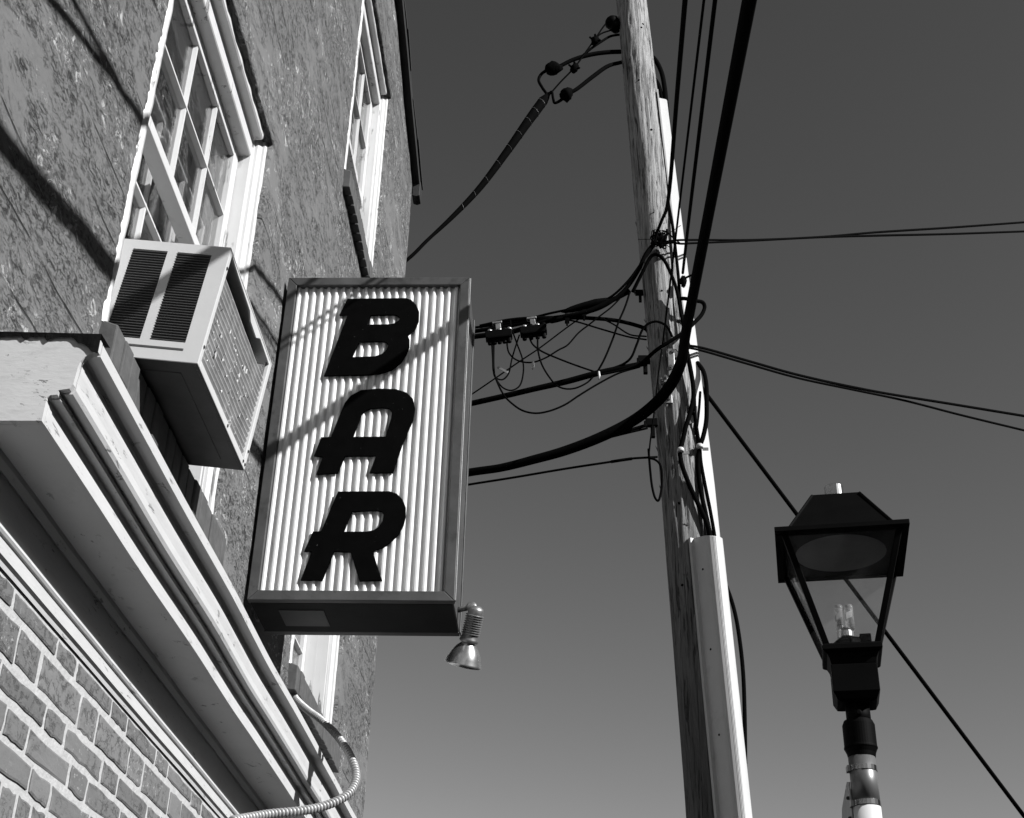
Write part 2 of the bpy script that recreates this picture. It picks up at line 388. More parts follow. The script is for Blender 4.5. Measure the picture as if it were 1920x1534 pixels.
core.box((-9,2.3,4.8),(-1.35,3.55,7.2)); core.box((-9,2.3,2.6),(-1.9,3.55,4.8)); core.box((-9,4.52,2.6),(-1.9,5.75,7.2))
obj('inner_wall', core, M['room'], bld)
obj('end_wall', MB().box((-9,6.44,0),(-1.09,6.632,7.2)), M['stucco'], bld)
obj('shopfront_wall', MB().box((-9,-6,0),(-1.06,6.44,2.6)), M['shopfront'], bld)
obj('roof', MB().hexa([(-9.3,-6.2,9.4),(-.97,-6.2,10.52),(-.97,6.76,7.18),(-9.3,6.76,7.18),(-9.3,-6.2,9.5),(-.97,-6.2,10.6),(-.97,6.76,7.26),(-9.3,6.76,7.26)]), M['shingle'], bld)

# brick front under the cornice (bricks one by one), in lime mortar
bw = obj('brick_wall', MB().box((-1.06,1.5,1.86),(-1.0034,5.3,2.56)), M['mortar'], bld)
random.seed(11)
def brick_mesh(y0, y1, z0, z1, x=-1.0):
    h = .0078; y0 += h*random.uniform(.7,1.3); y1 -= h*random.uniform(.7,1.3); z0 += h*random.uniform(.8,1.4); z1 -= h*random.uniform(.8,1.4)
    P = []; ny = 5; nz = 3
    for i in range(ny): P.append((y0+(y1-y0)*i/ny, z0))
    for i in range(nz): P.append((y1, z0+(z1-z0)*i/nz))
    for i in range(ny): P.append((y1-(y1-y0)*i/ny, z1))
    for i in range(nz): P.append((y0, z1-(z1-z0)*i/nz))
    P = [(a+random.uniform(-.0028,.0028), b+random.uniform(-.0026,.0026)) for a, b in P]
    xf = x+random.uniform(-.0012,.0008); cy, cz = (y0+y1)/2, (z0+z1)/2; tl = random.uniform(-.006,.006)
    mb = MB(); n = len(P)
    back = [(-1.03, a, b) for a, b in P]; front = [(xf-.0016+tl*(a-cy), a, b) for a, b in P]
    inner = [(xf+random.uniform(-.0006,.0006)+tl*(a-cy), a+(cy-a)*min(.0045/max(abs(a-cy),.004),.5), b+(cz-b)*min(.004/max(abs(b-cz),.004),.5)) for a, b in P]
    mb.add(back+front+inner, [(i,(i+1)%n,n+(i+1)%n,n+i) for i in range(n)]+[(n+i,n+(i+1)%n,2*n+(i+1)%n,2*n+i) for i in range(n)]+[tuple(range(2*n,3*n))])
    return mb
lines = [2.556,2.506,2.426,2.366,2.303,2.243]
for r in range(5):
    off = 2.3234 if r % 2 == 1 else 2.3234+.183
    y = off-.361*2; k = 0
    while y < 5.2:
        L = .117 if k % 2 == 0 else .244
        L += random.uniform(-.006,.006)
        if y > 1.5: obj('brick', brick_mesh(y, y+L, lines[r+1], lines[r]), M['brick'], bw)
        y += L; k += 1
y = 1.52
while y < 3.9:
    obj('brick', brick_mesh(y, y+.078, 2.035, 2.243), M['brick'], bw); y += .078
y = 3.9
for r in range(3):
    y = 3.9+(.06 if r % 2 else 0)
    while y < 5.0:
        L = .24; obj('brick', brick_mesh(y, y+L, 2.043+r*.0667, 2.1097+r*.0667), M['brick'], bw); y += L

# cornice
cor = at(bld, 'cornice')
Y0, Y1 = 1.92, 6.62; CS = 1.0627
def ext(p, t): return (p[0], t, p[1])
def exc(p, t): return (max(p[0]*CS, -1.0), t, 1.6+(p[1]-1.6)*CS)
obj('fascia', MB().prism([(-1.0,2.637),(-.816,2.637),(-.8165,2.680),(-.811,2.6825),(-.84,2.70),(-.84,2.772),(-1.0,2.795)], exc, Y0, Y1, n=60, jit=.0022), M['cornice_white'], cor)
obj('end_board', MB().prism([(-1.0,2.637),(-.8155,2.637),(-.8155,2.678),(-.811,2.683),(-.8,2.684),(-.7985,2.6885),(-.8,2.692),(-.783,2.695),(-.7785,2.703),(-.777,2.735),(-.775,2.745),(-.769,2.754),(-.7595,2.760),(-.750,2.7635),(-.7495,2.785),(-.762,2.7895),(-.9,2.795),(-1.0,2.80)], exc, Y0-.012, Y0-.0005), M['cornice_white'], cor)
tz = MB(); nt_ = 70; tv = []; top_ = 1.6+(2.795-1.6)*CS
for i in range(nt_+1):
    x_ = -1.05+.255*i/nt_; zt = top_+.004-.006*max(0,(x_+.98))/.2
    d_ = .007+.010*abs(noise.noise(Vector((x_*28,1,0))))+.012*max(0,noise.noise(Vector((x_*75,2,0))))+(.03*max(0,(x_+.845)/.05) if x_ > -.845 else 0)
    tv += [(x_, Y0-.016, zt-d_), (x_, Y0-.018, zt), (x_, Y0+.03, zt+.003)]
tz.add(tv, [(i*3+a, (i+1)*3+a, (i+1)*3+a+1, i*3+a+1) for i in range(nt_) for a in range(2)])
obj('tar_seal', tz, M['tar'], cor)
obj('bead_moulding', MB().prism([(-.84,2.682),(-.812,2.681),(-.8,2.6815),(-.7985,2.6875),(-.803,2.691),(-.84,2.693)], exc, Y0+.001, Y1, n=60, jit=.0022), M['cornice_white'], cor)
obj('crown_moulding', MB().prism([(-.84,2.6935),(-.80,2.6915),(-.782,2.692),(-.7785,2.699),(-.779,2.715),(-.777,2.732),(-.777,2.742),(-.7785,2.755),(-.774,2.7605),(-.766,2.7615),(-.7505,2.762),(-.750,2.784),(-.762,2.789),(-.84,2.789)], exc, Y0+.0015, Y1, n=60, jit=.0028), M['cornice_white'], cor)
obj('soffit_batten', MB().prism([(-.988,2.7015),(-.988,2.688),(-.982,2.684),(-.971,2.692),(-.969,2.7015)], ext, Y0+.01, Y1, n=60, jit=.0022), M['cornice_white'], cor)
obj('frieze', MB().prism([(-1.0,2.612),(-.989,2.612),(-.988,2.7015),(-1.0,2.7015)], ext, Y0, Y1, n=60, jit=.001), M['cornice_white'], cor)
obj('bed_moulding', MB().prism([(-1.0,2.558),(-.9985,2.557),(-.9965,2.565),(-.9905,2.5695),(-.990,2.595),(-.9855,2.5965),(-.9825,2.601),(-.9835,2.607),(-.988,2.611),(-1.0,2.611)], ext, Y0, Y1, n=60, jit=.0012), M['cornice_white'], cor)

# windows
def window(q, n):
    W_ = at(bld, 'window'); wm = M['window_white']; y0,y1,z0,z1 = q['y0'],q['y1'],q['z0'],q['z1']
    e = .03
    fr = MB()      # box frame of stepped casings, each step set back and inwards
    profh = [(-1.1,-e),(-1.018,-e),(-1.018,.026),(-1.022,.031),(-1.046,.033),(-1.050,.037),(-1.050,.096),(-1.053,.100),(-1.1,.1005)]
    prof_ = [(-1.1,-e),(-1.017,-e),(-1.017,.004),(-1.022,.012),(-1.030,.0125),(-1.033,.018),(-1.040,.030),(-1.050,.0305),(-1.052,.058),(-1.1,.0605)]
    fr.prism(profh, lambda p,t: (p[0], t, z1-p[1]), y0+.06, y1-.0605)
    fr.prism(prof_, lambda p,t: (p[0], y1-p[1], t), z0, z1+e)
    fr.prism(prof_, lambda p,t: (p[0], y0+p[1], t), z0, z1+e)
    ins = .062
    fr.box((-1.24,y0-e,z0),(-1.1002,q['sy0'],z1+e)); fr.box((-1.24,y1-ins,z0),(-1.1002,y1+e,z1+e)); fr.box((-1.24,q['sy0'],z1-.102),(-1.1002,y1-ins,z1+e))
    obj('casing', fr, wm, W_)
    fm = MB()      # fine beads on the jamb
    fm.tube([(-1.051,y1-.042,z0),(-1.051,y1-.042,z1-.086)], .0035, 8)
    obj('jamb_bead', fm, wm, W_, smooth=True)
    sl, sr = q['sy0'], y1-.064
    def sash(x0, x1, za, zb, rows, name):
        for ya in (sl, sr-.045): obj(name, MB().box((x0,ya,za),(x1,ya+.045,zb)), wm, W_, bevel=.003)
        obj('top_rail', MB().box((x0+.001,sl+.045,zb-.038),(x1-.001,sr-.045,zb)), wm, W_, bevel=.003)
        obj('bottom_rail', MB().box((x0-.004,sl+.045,za),(x1+.002,sr-.045,za+.036)), wm, W_, bevel=.003)
        ed = [sl+.045]+list(q['cols'])+[sr-.045]; ze = [za+.036]+rows+[zb-.038]
        for c in q['cols']: obj('muntin', MB().prism([(x1-.006,-.005),(x1-.006,.005),((x0+x1)/2+.002,.0075),(x0+.012,.004),(x0+.012,-.004),((x0+x1)/2+.002,-.0075)], lambda p,t: (p[0], c+p[1], t), za+.036, zb-.038), wm, W_)
        for c in rows: obj('muntin', MB().prism([(x1-.004,-.0035),(x1-.004,.0035),((x0+x1)/2,.010),(x0+.006,.005),(x0+.006,-.005),((x0+x1)/2,-.010)], lambda p,t: (p[0], t, c+p[1]), sl+.045, sr-.045), wm, W_)
        for i in range(len(ed)-1):
            for j in range(len(ze)-1):
                t = random.uniform(-.002,.002); xg = (x0+x1)/2
                obj('pane', MB().hexa([(xg-.0015+t,ed[i],ze[j]),(xg+.0015+t,ed[i],ze[j]),(xg+.0015-t,ed[i+1],ze[j]),(xg-.0015-t,ed[i+1],ze[j]),(xg-.0015-t,ed[i],ze[j+1]),(xg+.0015-t,ed[i],ze[j+1]),(xg+.0015+t,ed[i+1],ze[j+1]),(xg-.0015+t,ed[i+1],ze[j+1])]), M['glass'], W_)
    zt = z1-.103; zm = q['meet']
    sash(-1.128, -1.088, zm-.012, zt, [(zm+.03+zt-.03)/2+.005], 'sash_stile')
    if q['raise_']: sash(-1.187, -1.147, 3.575, 4.27, [3.93], 'sash_stile')
    else: sash(-1.187, -1.147, z0+.03, zm+.025, [(z0+zm)/2+.02], 'sash_stile')
    # ragged white paint carried over onto the wall along the near edge of the opening
    pe = MB(); nn = 220; vs_ = []
    for i in range(nn+1):
        z = z0+.02+(z1-z0-.02)*i/nn
        jit_ = .003*noise.noise(Vector((3,y0*14,z*21)))
        w2 = .014+.004*noise.noise(Vector((1,n*3,z*5)))+.010*noise.noise(Vector((2,n*3,z*55)))
        xx = -.9945+.004*noise.noise(Vector((4,n,z*11)))
        vs_ += [(xx-.008, y0-max(w2,.003), z), (xx, y0-max(w2,.003)*.5, z), (xx+.001, y0+.004+jit_*.6, z), (-1.05, y0+.008, z)]
    pe.add(vs_, [(i*4+a, i*4+a+1, (i+1)*4+a+1, (i+1)*4+a) for i in range(nn) for a in range(3)])
    obj('paint_edge', pe, wm, W_, smooth=True)
    # rowlock sill of bricks
    S = at(bld, 'sill'); yb = y0-.012; random.seed(40+n)
    obj('sill_bed', MB().box((-1.2,y0-.008,z0-.07),(-.978,y1+.004,z0+.002)), M['sill'], S)
    while yb < y1-.02:
        w_ = .0655+random.uniform(-.003,.003); a, b = yb+.0035, min(yb+w_-.0035, y1+.006); xf = -.9655+random.uniform(-.003,.003); zz = random.uniform(-.002,.002)
        obj('sill_brick', MB().hexa([(-1.06,a,z0-.07+zz),(xf,a,z0-.078+zz),(xf,b,z0-.078+zz),(-1.06,b,z0-.07+zz),(-1.06,a,z0+.05+zz),(xf,a,z0+.014+zz),(xf,b,z0+.014+zz),(-1.06,b,z0+.05+zz)]), M['sill'], S, bevel=.004)
        yb += w_
    # dim room behind the glass
    obj('room', MB().add([(-1.89,y0-.05,z0-.02),(-1.89,y1+.05,z0-.02),(-1.89,y1+.05,z1+.1),(-1.89,y0-.05,z1+.1)], [(0,1,2,3)]), M['room'], W_)
for n, q in enumerate(WIN): window(q, n)

# eave
ev = at(bld, 'eave')
def evp(p, t): return (p[0], t, zeave(t)+p[1])
obj('soffit_board', MB().prism([(-1.02,.006),(-.968,.002),(-.968,.018),(-1.02,.03)], evp, -6, 6.74, n=40, jit=.002), M['trim_black'], ev)
obj('fascia', MB().prism([(-.968,-.002),(-.957,-.003),(-.957,.075),(-.968,.075)], evp, -6, 6.75, n=40, jit=.003), M['trim_black'], ev)
yy = 3.2; random.seed(3)
while yy < 6.74:
    L = random.uniform(.14,.3); r_ = random.uniform(-.004,.006)
    obj('shingle', MB().prism([(-1.1,.09),(-.951+r_,.066),(-.950+r_,.082),(-1.1,.11)], evp, yy, min(yy+L, 6.77), n=3, jit=.006), M['shingle'], ev); yy += L
obj('gutter_outlet', MB().prism([(-1.0,-.075),(-.975,-.085),(-.952,-.075),(-.95,.03),(-1.0,.03)], lambda p,t: (p[0], t, 7.15+p[1]), 6.655, 6.745), M['trim_black'], ev, bevel=.004)

# ================================================================ BAR sign
sg = thing('bar_sign', 'black and white vertical BAR sign with corrugated panel projecting from wall', 'sign')
XA,XB,ZA,ZB,YF = -.988,-.354,3.196,4.402,3.85; FW = .032
def rail(pts): return MB().prism(pts, lambda p,t: (p[0], t, p[1]), YF, YF+.026)
rails = dict(l=[(XA,ZA),(XA+FW,ZA+FW),(XA+FW,ZB-FW),(XA,ZB)], r=[(XB,ZA),(XB,ZB),(XB-FW,ZB-FW),(XB-FW,ZA+FW)], t=[(XA,ZB),(XA+FW,ZB-FW),(XB-FW,ZB-FW),(XB,ZB)], b=[(XA,ZA),(XB,ZA),(XB-FW,ZA+FW),(XA+FW,ZA+FW)])
for kx in 'lrtb':
    pts = rails[kx]; c = (sum(p[0] for p in pts)/4, sum(p[1] for p in pts)/4)
    pts = [(p[0]+(c[0]-p[0])*.0016, p[1]+(c[1]-p[1])*.0006) for p in pts]
    obj('frame_rail', rail(pts), M['sign_metal'], sg, bevel=.002)
cab = MB().box((XA+.004,YF+.0262,ZA+.004),(XB-.004,4.14,ZB-.004))
cb = obj('cabinet', cab, M['sign_metal'], sg, bevel=.003)
obj('back_rim', MB().box((XB-.0041,4.112,ZA),(XB+.001,4.142,ZB)).box((XA,4.112,ZA-.001),(XB-.005,4.142,ZA+.0041)), M['sign_metal'], sg, bevel=.002)
obj('cap_strip', MB().box((XB-.0005,YF+.002,ZA+.003),(XB+.004,YF+.014,ZB-.003)), M['galv'], sg, bevel=.001)
obj('bottom_panel', MB().box((XA+.006,YF+.028,ZA-.0002),(XB-.007,4.111,ZA+.0045)), M['sign_black'], sg)  # underside coloured darker than the rest of the cabinet
obj('access_plate', MB().box((-.905,3.93,ZA-.0022),(-.765,4.06,ZA-.0004)), M['ac_under'], sg)
pm = MB(); prof = []; x = XA+FW-.006; pitch = .0262; k = 0
while x < XB-FW+.008:
    for u, d in ((0,.0),(.10,.0),(.17,.0015),(.30,.0075),(.36,.009),(.58,.009),(.64,.0075),(.77,.0015),(.84,.0)): prof.append((x+u*pitch, YF+.0262-.0075-d+.009-.004))
    x += pitch
prof = [p for p in prof if p[0] < XB-FW+.006]
nz_ = 12; pv = []
for j in range(nz_+1):
    z = ZA+FW-.006+(ZB-ZA-2*FW+.012)*j/nz_
    for p in prof: pv.append((p[0], p[1]+.0010*noise.noise(Vector((p[0]*3,0,z*3))), z))
m_ = len(prof)
pm.add(pv, [(j*m_+i, j*m_+i+1, (j+1)*m_+i+1, (j+1)*m_+i) for j in range(nz_) for i in range(m_-1)])
obj('corrugated_panel', pm, M['sign_panel'], sg)
LET = {
'B': [[(-0.7715, 4.3025), (-0.5711, 4.3047), (-0.5523, 4.2979), (-0.5336, 4.2778), (-0.5218, 4.249), (-0.5206, 4.2116), (-0.5304, 4.1778), (-0.5547, 4.1519), (-0.5477, 4.1346), (-0.5461, 4.1078), (-0.5533, 4.0784), (-0.5724, 4.0414), (-0.5997, 4.0151), (-0.6366, 4.0009), (-0.6764, 3.9957), (-0.8234, 3.9915), (-0.765, 4.2358), (-0.7925, 4.2359)], [(-0.6865, 4.2351), (-0.6171, 4.2371), (-0.5964, 4.2349), (-0.5867, 4.226), (-0.5881, 4.2129), (-0.601, 4.2009), (-0.6189, 4.1965), (-0.6963, 4.195)], [(-0.7181, 4.1262), (-0.6436, 4.1283), (-0.6253, 4.125), (-0.6168, 4.1132), (-0.6209, 4.0945), (-0.6354, 4.0769), (-0.6594, 4.0673), (-0.7365, 4.0637)]], 'A': [[(-0.7529, 3.8566), (-0.7442, 3.8868), (-0.7272, 3.9141), (-0.6956, 3.9345), (-0.6417, 3.9407), (-0.5802, 3.9387), (-0.5444, 3.9255), (-0.522, 3.9021), (-0.5129, 3.8669), (-0.5163, 3.822), (-0.5458, 3.731), (-0.5691, 3.6279), (-0.643, 3.6277), (-0.627, 3.6887), (-0.7277, 3.6884), (-0.7464, 3.6264), (-0.8137, 3.6213), (-0.7982, 3.6853), (-0.8274, 3.6881), (-0.8101, 3.7561), (-0.7789, 3.7571)], [(-0.688, 3.8396), (-0.6771, 3.8557), (-0.6578, 3.8647), (-0.619, 3.8688), (-0.597, 3.8648), (-0.5866, 3.8518), (-0.5883, 3.8268), (-0.6008, 3.7587), (-0.7081, 3.7575)]], 'R': [[(-0.7383, 3.5591), (-0.5751, 3.5608), (-0.5512, 3.5519), (-0.5331, 3.5331), (-0.5209, 3.5061), (-0.5188, 3.4735), (-0.5243, 3.4412), (-0.5378, 3.4114), (-0.557, 3.3886), (-0.5805, 3.3681), (-0.6147, 3.3552), (-0.5776, 3.258), (-0.646, 3.2549), (-0.6815, 3.3512), (-0.7327, 3.3536), (-0.7609, 3.2567), (-0.8265, 3.2563), (-0.801, 3.3523), (-0.8252, 3.353), (-0.8042, 3.4191), (-0.7792, 3.4201)], [(-0.6893, 3.4899), (-0.6126, 3.494), (-0.5947, 3.4908), (-0.5872, 3.4802), (-0.5897, 3.457), (-0.5999, 3.4363), (-0.6158, 3.4247), (-0.6384, 3.42), (-0.7089, 3.4192)]] }
for ch in 'BAR':
    cu = bpy.data.curves.new('letter', 'CURVE'); cu.dimensions = '2D'; cu.fill_mode = 'BOTH'; cu.extrude = .0035; cu.bevel_depth = .0006
    for lp in LET[ch]:
        sp = cu.splines.new('POLY'); sp.points.add(len(lp)-1); sp.use_cyclic_u = True
        kf = 3.858/3.838
        for i, (a, b) in enumerate(lp): sp.points[i].co = (a*kf, 1.6+(b-1.6)*kf, 0, 1)
    tmp = bpy.data.objects.new('tmp', cu); me = bpy.data.meshes.new_from_object(tmp); bpy.data.objects.remove(tmp)
    for v in me.vertices: v.co = (v.co.x, 3.8615-v.co.z, v.co.y)
    me.flip_normals() if False else None
    me.materials.clear(); me.materials.append(M['letter'])
    tag(obj('letter', None, None, sg, me=me), label='slanted black letter '+ch+' standing on the corrugated panel')

# floodlight under the sign corner
fl = thing('floodlight', 'single bare reflector floodlight on a swivel arm at the sign corner', 'floodlight')
obj('arm', MB().tube([(-.357,4.02,3.236),(-.345,4.015,3.238),(-.315,4.0,3.238)], .009, 10).lathe([(.013,-.008),(.017,-.004),(.017,.006),(.012,.01)], (0,0,0), 12, Matrix.Translation((-.312,3.995,3.236)) @ Matrix.Rotation(math.radians(80),4,'X')), M['galv'], fl, smooth=True)
fd = Vector((-.26,.46,-1.0)).normalized(); FM = Matrix.Translation((-.297,3.99,3.225)) @ fd.to_track_quat('Z','Y').to_matrix().to_4x4()
prf = [(.012,-.012),(.022,-.004),(.024,.0)]
sk = obj('socket', MB().lathe(prf+[(.0245,.012),(.026,.085),(.029,.092),(.031,.1),(.028,.103)], (0,0,0), 24, FM), M['galv'], fl, smooth=True)
for i in range(9): obj('cooling_fin', MB().lathe([(.0262,.016+i*.0072),(.0295,.0175+i*.0072),(.0295,.0192+i*.0072),(.0262,.0205+i*.0072)], (0,0,0), 24, FM), M['galv'], sk)
obj('reflector_bulb', MB().lathe([(.021,.1032),(.022,.106),(.034,.118),(.046,.136),(.054,.154),(.058,.166),(.0595,.169),(.0595,.173),(.055,.177),(.03,.182),(.004,.184)], (0,0,0), 32, FM), M['bulb'], fl, smooth=True)

# flexible conduit
fc = thing('flexible_conduit', 'pale ribbed flexible metal conduit looping out over the cornice below the sign', 'conduit')
cp = spline([(-1.01, 4.72, 3.217), (-0.978, 4.66, 3.161), (-0.91, 4.55, 3.083), (-0.827, 4.42, 3.001), (-0.745, 4.3, 2.906), (-0.686, 4.2, 2.817), (-0.652, 4.12, 2.737), (-0.65, 4.05, 2.678), (-0.668, 3.98, 2.631), (-0.706, 3.9, 2.588), (-0.753, 3.8, 2.549), (-0.805, 3.7, 2.516), (-0.841, 3.6, 2.481), (-0.869, 3.5, 2.446)], 26); L = [0]
for i in range(1, len(cp)): L.append(L[-1]+(cp[i]-cp[i-1]).length)
pts = []; rad = []; s_ = 0; j = 0; pit = .0138; step_ = pit/6; kk = 0
while s_ < L[-1]:
    while L[j+1] < s_: j += 1
    pts.append(cp[j].lerp(cp[j+1], (s_-L[j])/(L[j+1]-L[j]))); ph = (kk % 6)/6; rad.append((.0055,.0075,.0126,.0132,.0132,.0118)[kk % 6]); s_ += step_; kk += 1
obj('hose_core', MB().tube(pts, .0088, 12), M['flex_core'], fc, smooth=True)
per = 7
for i in range(0, len(pts)-per, per):
    obj('rib', MB().tube([pts[i], pts[i+1], pts[i+2], pts[i+3], pts[i+4]], [.0095,.0128,.0135,.0128,.0095], 12), M['flex'], fc, smooth=True)
obj('strap', MB().tube(spline([(-.665,4.165,2.772),(-.655,4.15,2.757),(-.66,4.13,2.742)],3), .004, 6), M['rubber'], fc)

# ================================================================ window air conditioner
ac = thing('air_conditioner', 'boxy white window air conditioner with louvred side tilted out above the cornice', 'air conditioner')
ac.location = (-.835,2.55,3.222); ac.rotation_euler = (0, math.radians(6.2), 0)
U0 = -.46; H = .323; D = .512
side = MB()
for a, b in (((U0,0,.297),(0,.004,H)),((U0,0,0),(0,.004,.05)),((U0,0,.05),(-.231,.004,.297)),((-.147,0,.05),(-.123,.004,.297)),((-.041,0,.05),(0,.004,.297))): side.box(a, b)
obj('side_panel', side, M['ac'], ac)
obj('pressed_groove', MB().box((-.2,-.0008,.0275),(-.04,.002,.0345)), M['ac_slat'], ac, bevel=.003)
top = MB().box((U0,.0042,H-.003),(0,D,H)); obj('top_panel', top, M['ac'], ac)
obj('inner_chassis', MB().box((U0,.03,.02),(-.03,D-.02,H-.02)), M['ac_dark'], ac)
sl_me = mesh_of('louvre', MB().hexa([(0,.0,.0012),(.083,.0,.0012),(.083,.011,-.002),(0,.011,-.002),(0,.0,.0026),(.083,.0,.0026),(.083,.011,-.0008),(0,.011,-.0008)]), M['ac_slat'])
for cx in (-.2305, -.1235):
    for i in range(34):
        o = obj('louvre', None, None, ac, me=sl_me); o.location = (cx, -.001, .0515+i*.00725)
obj('base_pan', MB().box((U0,.0042,0),(-.0005,D,.004)).box((U0+.02,.05,-.002),(-.05,D-.05,.001)), M['ac_under'], ac, bevel=.001)
rim = MB()
for a, b in (((-.012,0.0045,.0),(0,.022,H-.003)),((-.012,D-.022,.0),(0,D,H-.003)),((-.012,.0222,.0),(0,D-.0222,.020))): rim.box(a, b)
obj('rear_frame', rim, M['ac'], ac, bevel=.002)
obj('top_lip', MB().prism([(.0222,H-.0035),(D-.0222,H-.0035),(D-.0222,H-.014),(D*.72,H-.012),(D*.66,H-.03),(D*.52,H-.028),(D*.47,H-.014),(.1,H-.010),(.0222,H-.006)], lambda p,t: (t,p[0],p[1]), -.006, -.001), M['ac'], ac)
cv = MB(); nr = 16; vv = []
for i in range(nr*4+1):
    z = .021+(H-.055-.021)*i/(nr*4); dx = (0,.0055,.006,.001)[i % 4]
    for j in range(9): vv.append((-.012+dx+.0015*noise.noise(Vector((j*.7,z*30,1))), .021+(D-.042)*j/8, z+.004*noise.noise(Vector((j*.5,2,z*6)))))
cv.add(vv, [(i*9+j,i*9+j+1,(i+1)*9+j+1,(i+1)*9+j) for i in range(nr*4) for j in range(8)])
obj('ribbed_cover', cv, M['ac_film'], ac, smooth=True)
fk = MB(); random.seed(5)
for i in range(60):
    y = random.uniform(.05,D-.06); z = random.uniform(.03,.2); s_ = random.uniform(.0012,.0042)*(2.4 if i < 8 else 1.2); a = random.uniform(0,6.28)
    P = [(-.0072+random.uniform(0,.003), y+s_*random.uniform(.4,1)*math.cos(a+t), z+s_*1.8*random.uniform(.3,1)*math.sin(a+t)) for t in (0,1.2,2.4,3.7,5.0)]
    fk.add(P, [(0,1,2,3,4)])
tag(obj('paint_flake', fk, M['guard'], ac), kind='stuff')
for y_, z_ in ((.011,.05),(.011,.27),(D-.011,.05),(D-.011,.012),(D-.03,.012),(.3,.011)):
    obj('screw', MB().lathe([(.0042,-.001),(.004,.0016),(.002,.0022)], (0,0,0), 10, Matrix.Translation((.0002,y_,z_)) @ Matrix.Rotation(math.pi/2,4,'Y')), M['ac_under'], ac)

# ================================================================ street lamp
lp = thing('street_lamp', 'black four-sided street lantern with clear panes on a round metal post', 'street lamp')
lp.location = (.953, 4.478, -.008); lp.rotation_euler = (0, 0, math.radians(-8.9))
def sq(h, z): return [(-h,-h,z),(h,-h,z),(h,h,z),(-h,h,z)]
def frus(mb, stack, caps=True):
    vs = [p for h, z in stack for p in sq(h, z)]; n = len(stack)
    fs = [(i*4+k, i*4+(k+1) % 4, (i+1)*4+(k+1) % 4, (i+1)*4+k) for i in range(n-1) for k in range(4)]
    if caps: fs += [(3,2,1,0), tuple((n-1)*4+k for k in range(4))]
    return mb.add(vs, fs)
I_ = M['iron']
rf = obj('roof', frus(MB(), [(.178,3.669),(.182,3.672),(.083,3.846),(.080,3.854)]), I_, lp, bevel=.002)
for sx in (-1, 1):
    for sy in (-1, 1): obj('hip_rib', MB().tube([(sx*.181,sy*.181,3.672),(sx*.082,sy*.082,3.849)], .006, 6), I_, rf)
obj('chimney', MB().lathe([(.032,3.85),(.033,3.868),(.034,3.873),(.034,3.918),(.030,3.921)], n=24), M['steel'], lp, smooth=False)
lipm = MB()
for a, b in (((-.225,-.225,3.65),(.225,-.198,3.669)),((-.225,.198,3.65),(.225,.225,3.669)),((-.225,-.1979,3.65),(-.198,.1979,3.669)),((.198,-.1979,3.65),(.225,.1979,3.669))): lipm.box(a, b)
obj('roof_lip', lipm, I_, lp, bevel=.002)
ceil = MB(); n = 40
ceil.add([(.158*math.cos(2*math.pi*k/n), .158*math.sin(2*math.pi*k/n), 3.6555) for k in range(n)]+[(.15*math.cos(2*math.pi*k/n), .15*math.sin(2*math.pi*k/n), 3.6525) for k in range(n)], [(k,(k+1)%n,n+(k+1)%n,n+k) for k in range(n)]+[tuple(n+k for k in range(n))])
obj('reflector', ceil, M['disc'], lp, smooth=True)
obj('roof_ceiling', MB().box((-.198,-.198,3.656),(.198,.198,3.6685)), I_, lp)
TT, BB, ZT, ZB_ = .192, .084, 3.651, 3.288
for sx in (-1, 1):
    for sy in (-1, 1):
        w_ = .0105
        t = Vector((sx*TT,sy*TT,ZT)); b = Vector((sx*BB,sy*BB,ZB_))
        obj('corner_bar', MB().hexa([b+Vector(d) for d in ((-w_,-w_,0),(w_,-w_,0),(w_,w_,0),(-w_,w_,0))]+[t+Vector(d) for d in ((-w_,-w_,0),(w_,-w_,0),(w_,w_,0),(-w_,w_,0))]), I_, lp, bevel=.002)
for sx, sy in ((0,-1),(0,1),(-1,0),(1,0)):
    v = []
    for dd in (0, .003):
        for h, z in ((TT,ZT-.004),(BB,ZB_+.004)):
            for s in (-1, 1):
                if sx == 0: v.append((s*(h-.013), sy*(h-.002-dd), z))
                else: v.append((sx*(h-.002-dd), s*(h-.013), z))
    obj('pane', MB().add(v, [(0,1,3,2),(4,6,7,5),(0,2,6,4),(1,5,7,3),(0,4,5,1),(2,3,7,6)]), M['lamp_glass'], lp)
bm_ = frus(MB(), [(.074,3.222),(.077,3.24),(.084,3.256),(.095,3.264),(.098,3.268),(.098,3.282),(.094,3.289)])
obj('lantern_base', bm_, I_, lp, bevel=.0015)
obj('fitter_box', frus(MB(), [(.050,3.098),(.064,3.104),(.0755,3.128),(.0755,3.2215)]), I_, lp, bevel=.002)
bs = obj('ballast', MB().lathe([(.062,3.29),(.062,3.315),(.055,3.326),(.03,3.331)], n=8).box((.03,-.05,3.29),(.068,.0,3.335)), I_, lp, bevel=.003)
sr_ = obj('lamp_socket', MB().lathe([(.027,3.331),(.030,3.335),(.030,3.352),(.027,3.356),(.029,3.360),(.026,3.366)], (-.012,-.01,0), n=20), M['bulb'], lp)
for a, b in ((-.029,-.02),(.005,-.02),(-.029,.012),(.005,.012)): obj('glass_tube', MB().lathe([(.0145,3.364),(.0145,3.446),(.013,3.45),(.004,3.452)], (a,b,0), n=16), M['tube'], lp, smooth=True)
for a, b in ((-.029,-.02),(.005,-.02)): obj('tube_highlight', MB().add([(a-.011,b,3.40),(a+.009,b+.004,3.41),(a+.012,b+.006,3.436),(a-.010,b,3.424)], [(0,1,2,3)]), M['guard'], lp)  # white slips standing in for bright highlights in the tubes
obj('neck', MB().lathe([(.040,3.03),(.040,3.10)], n=28), I_, lp, smooth=True)
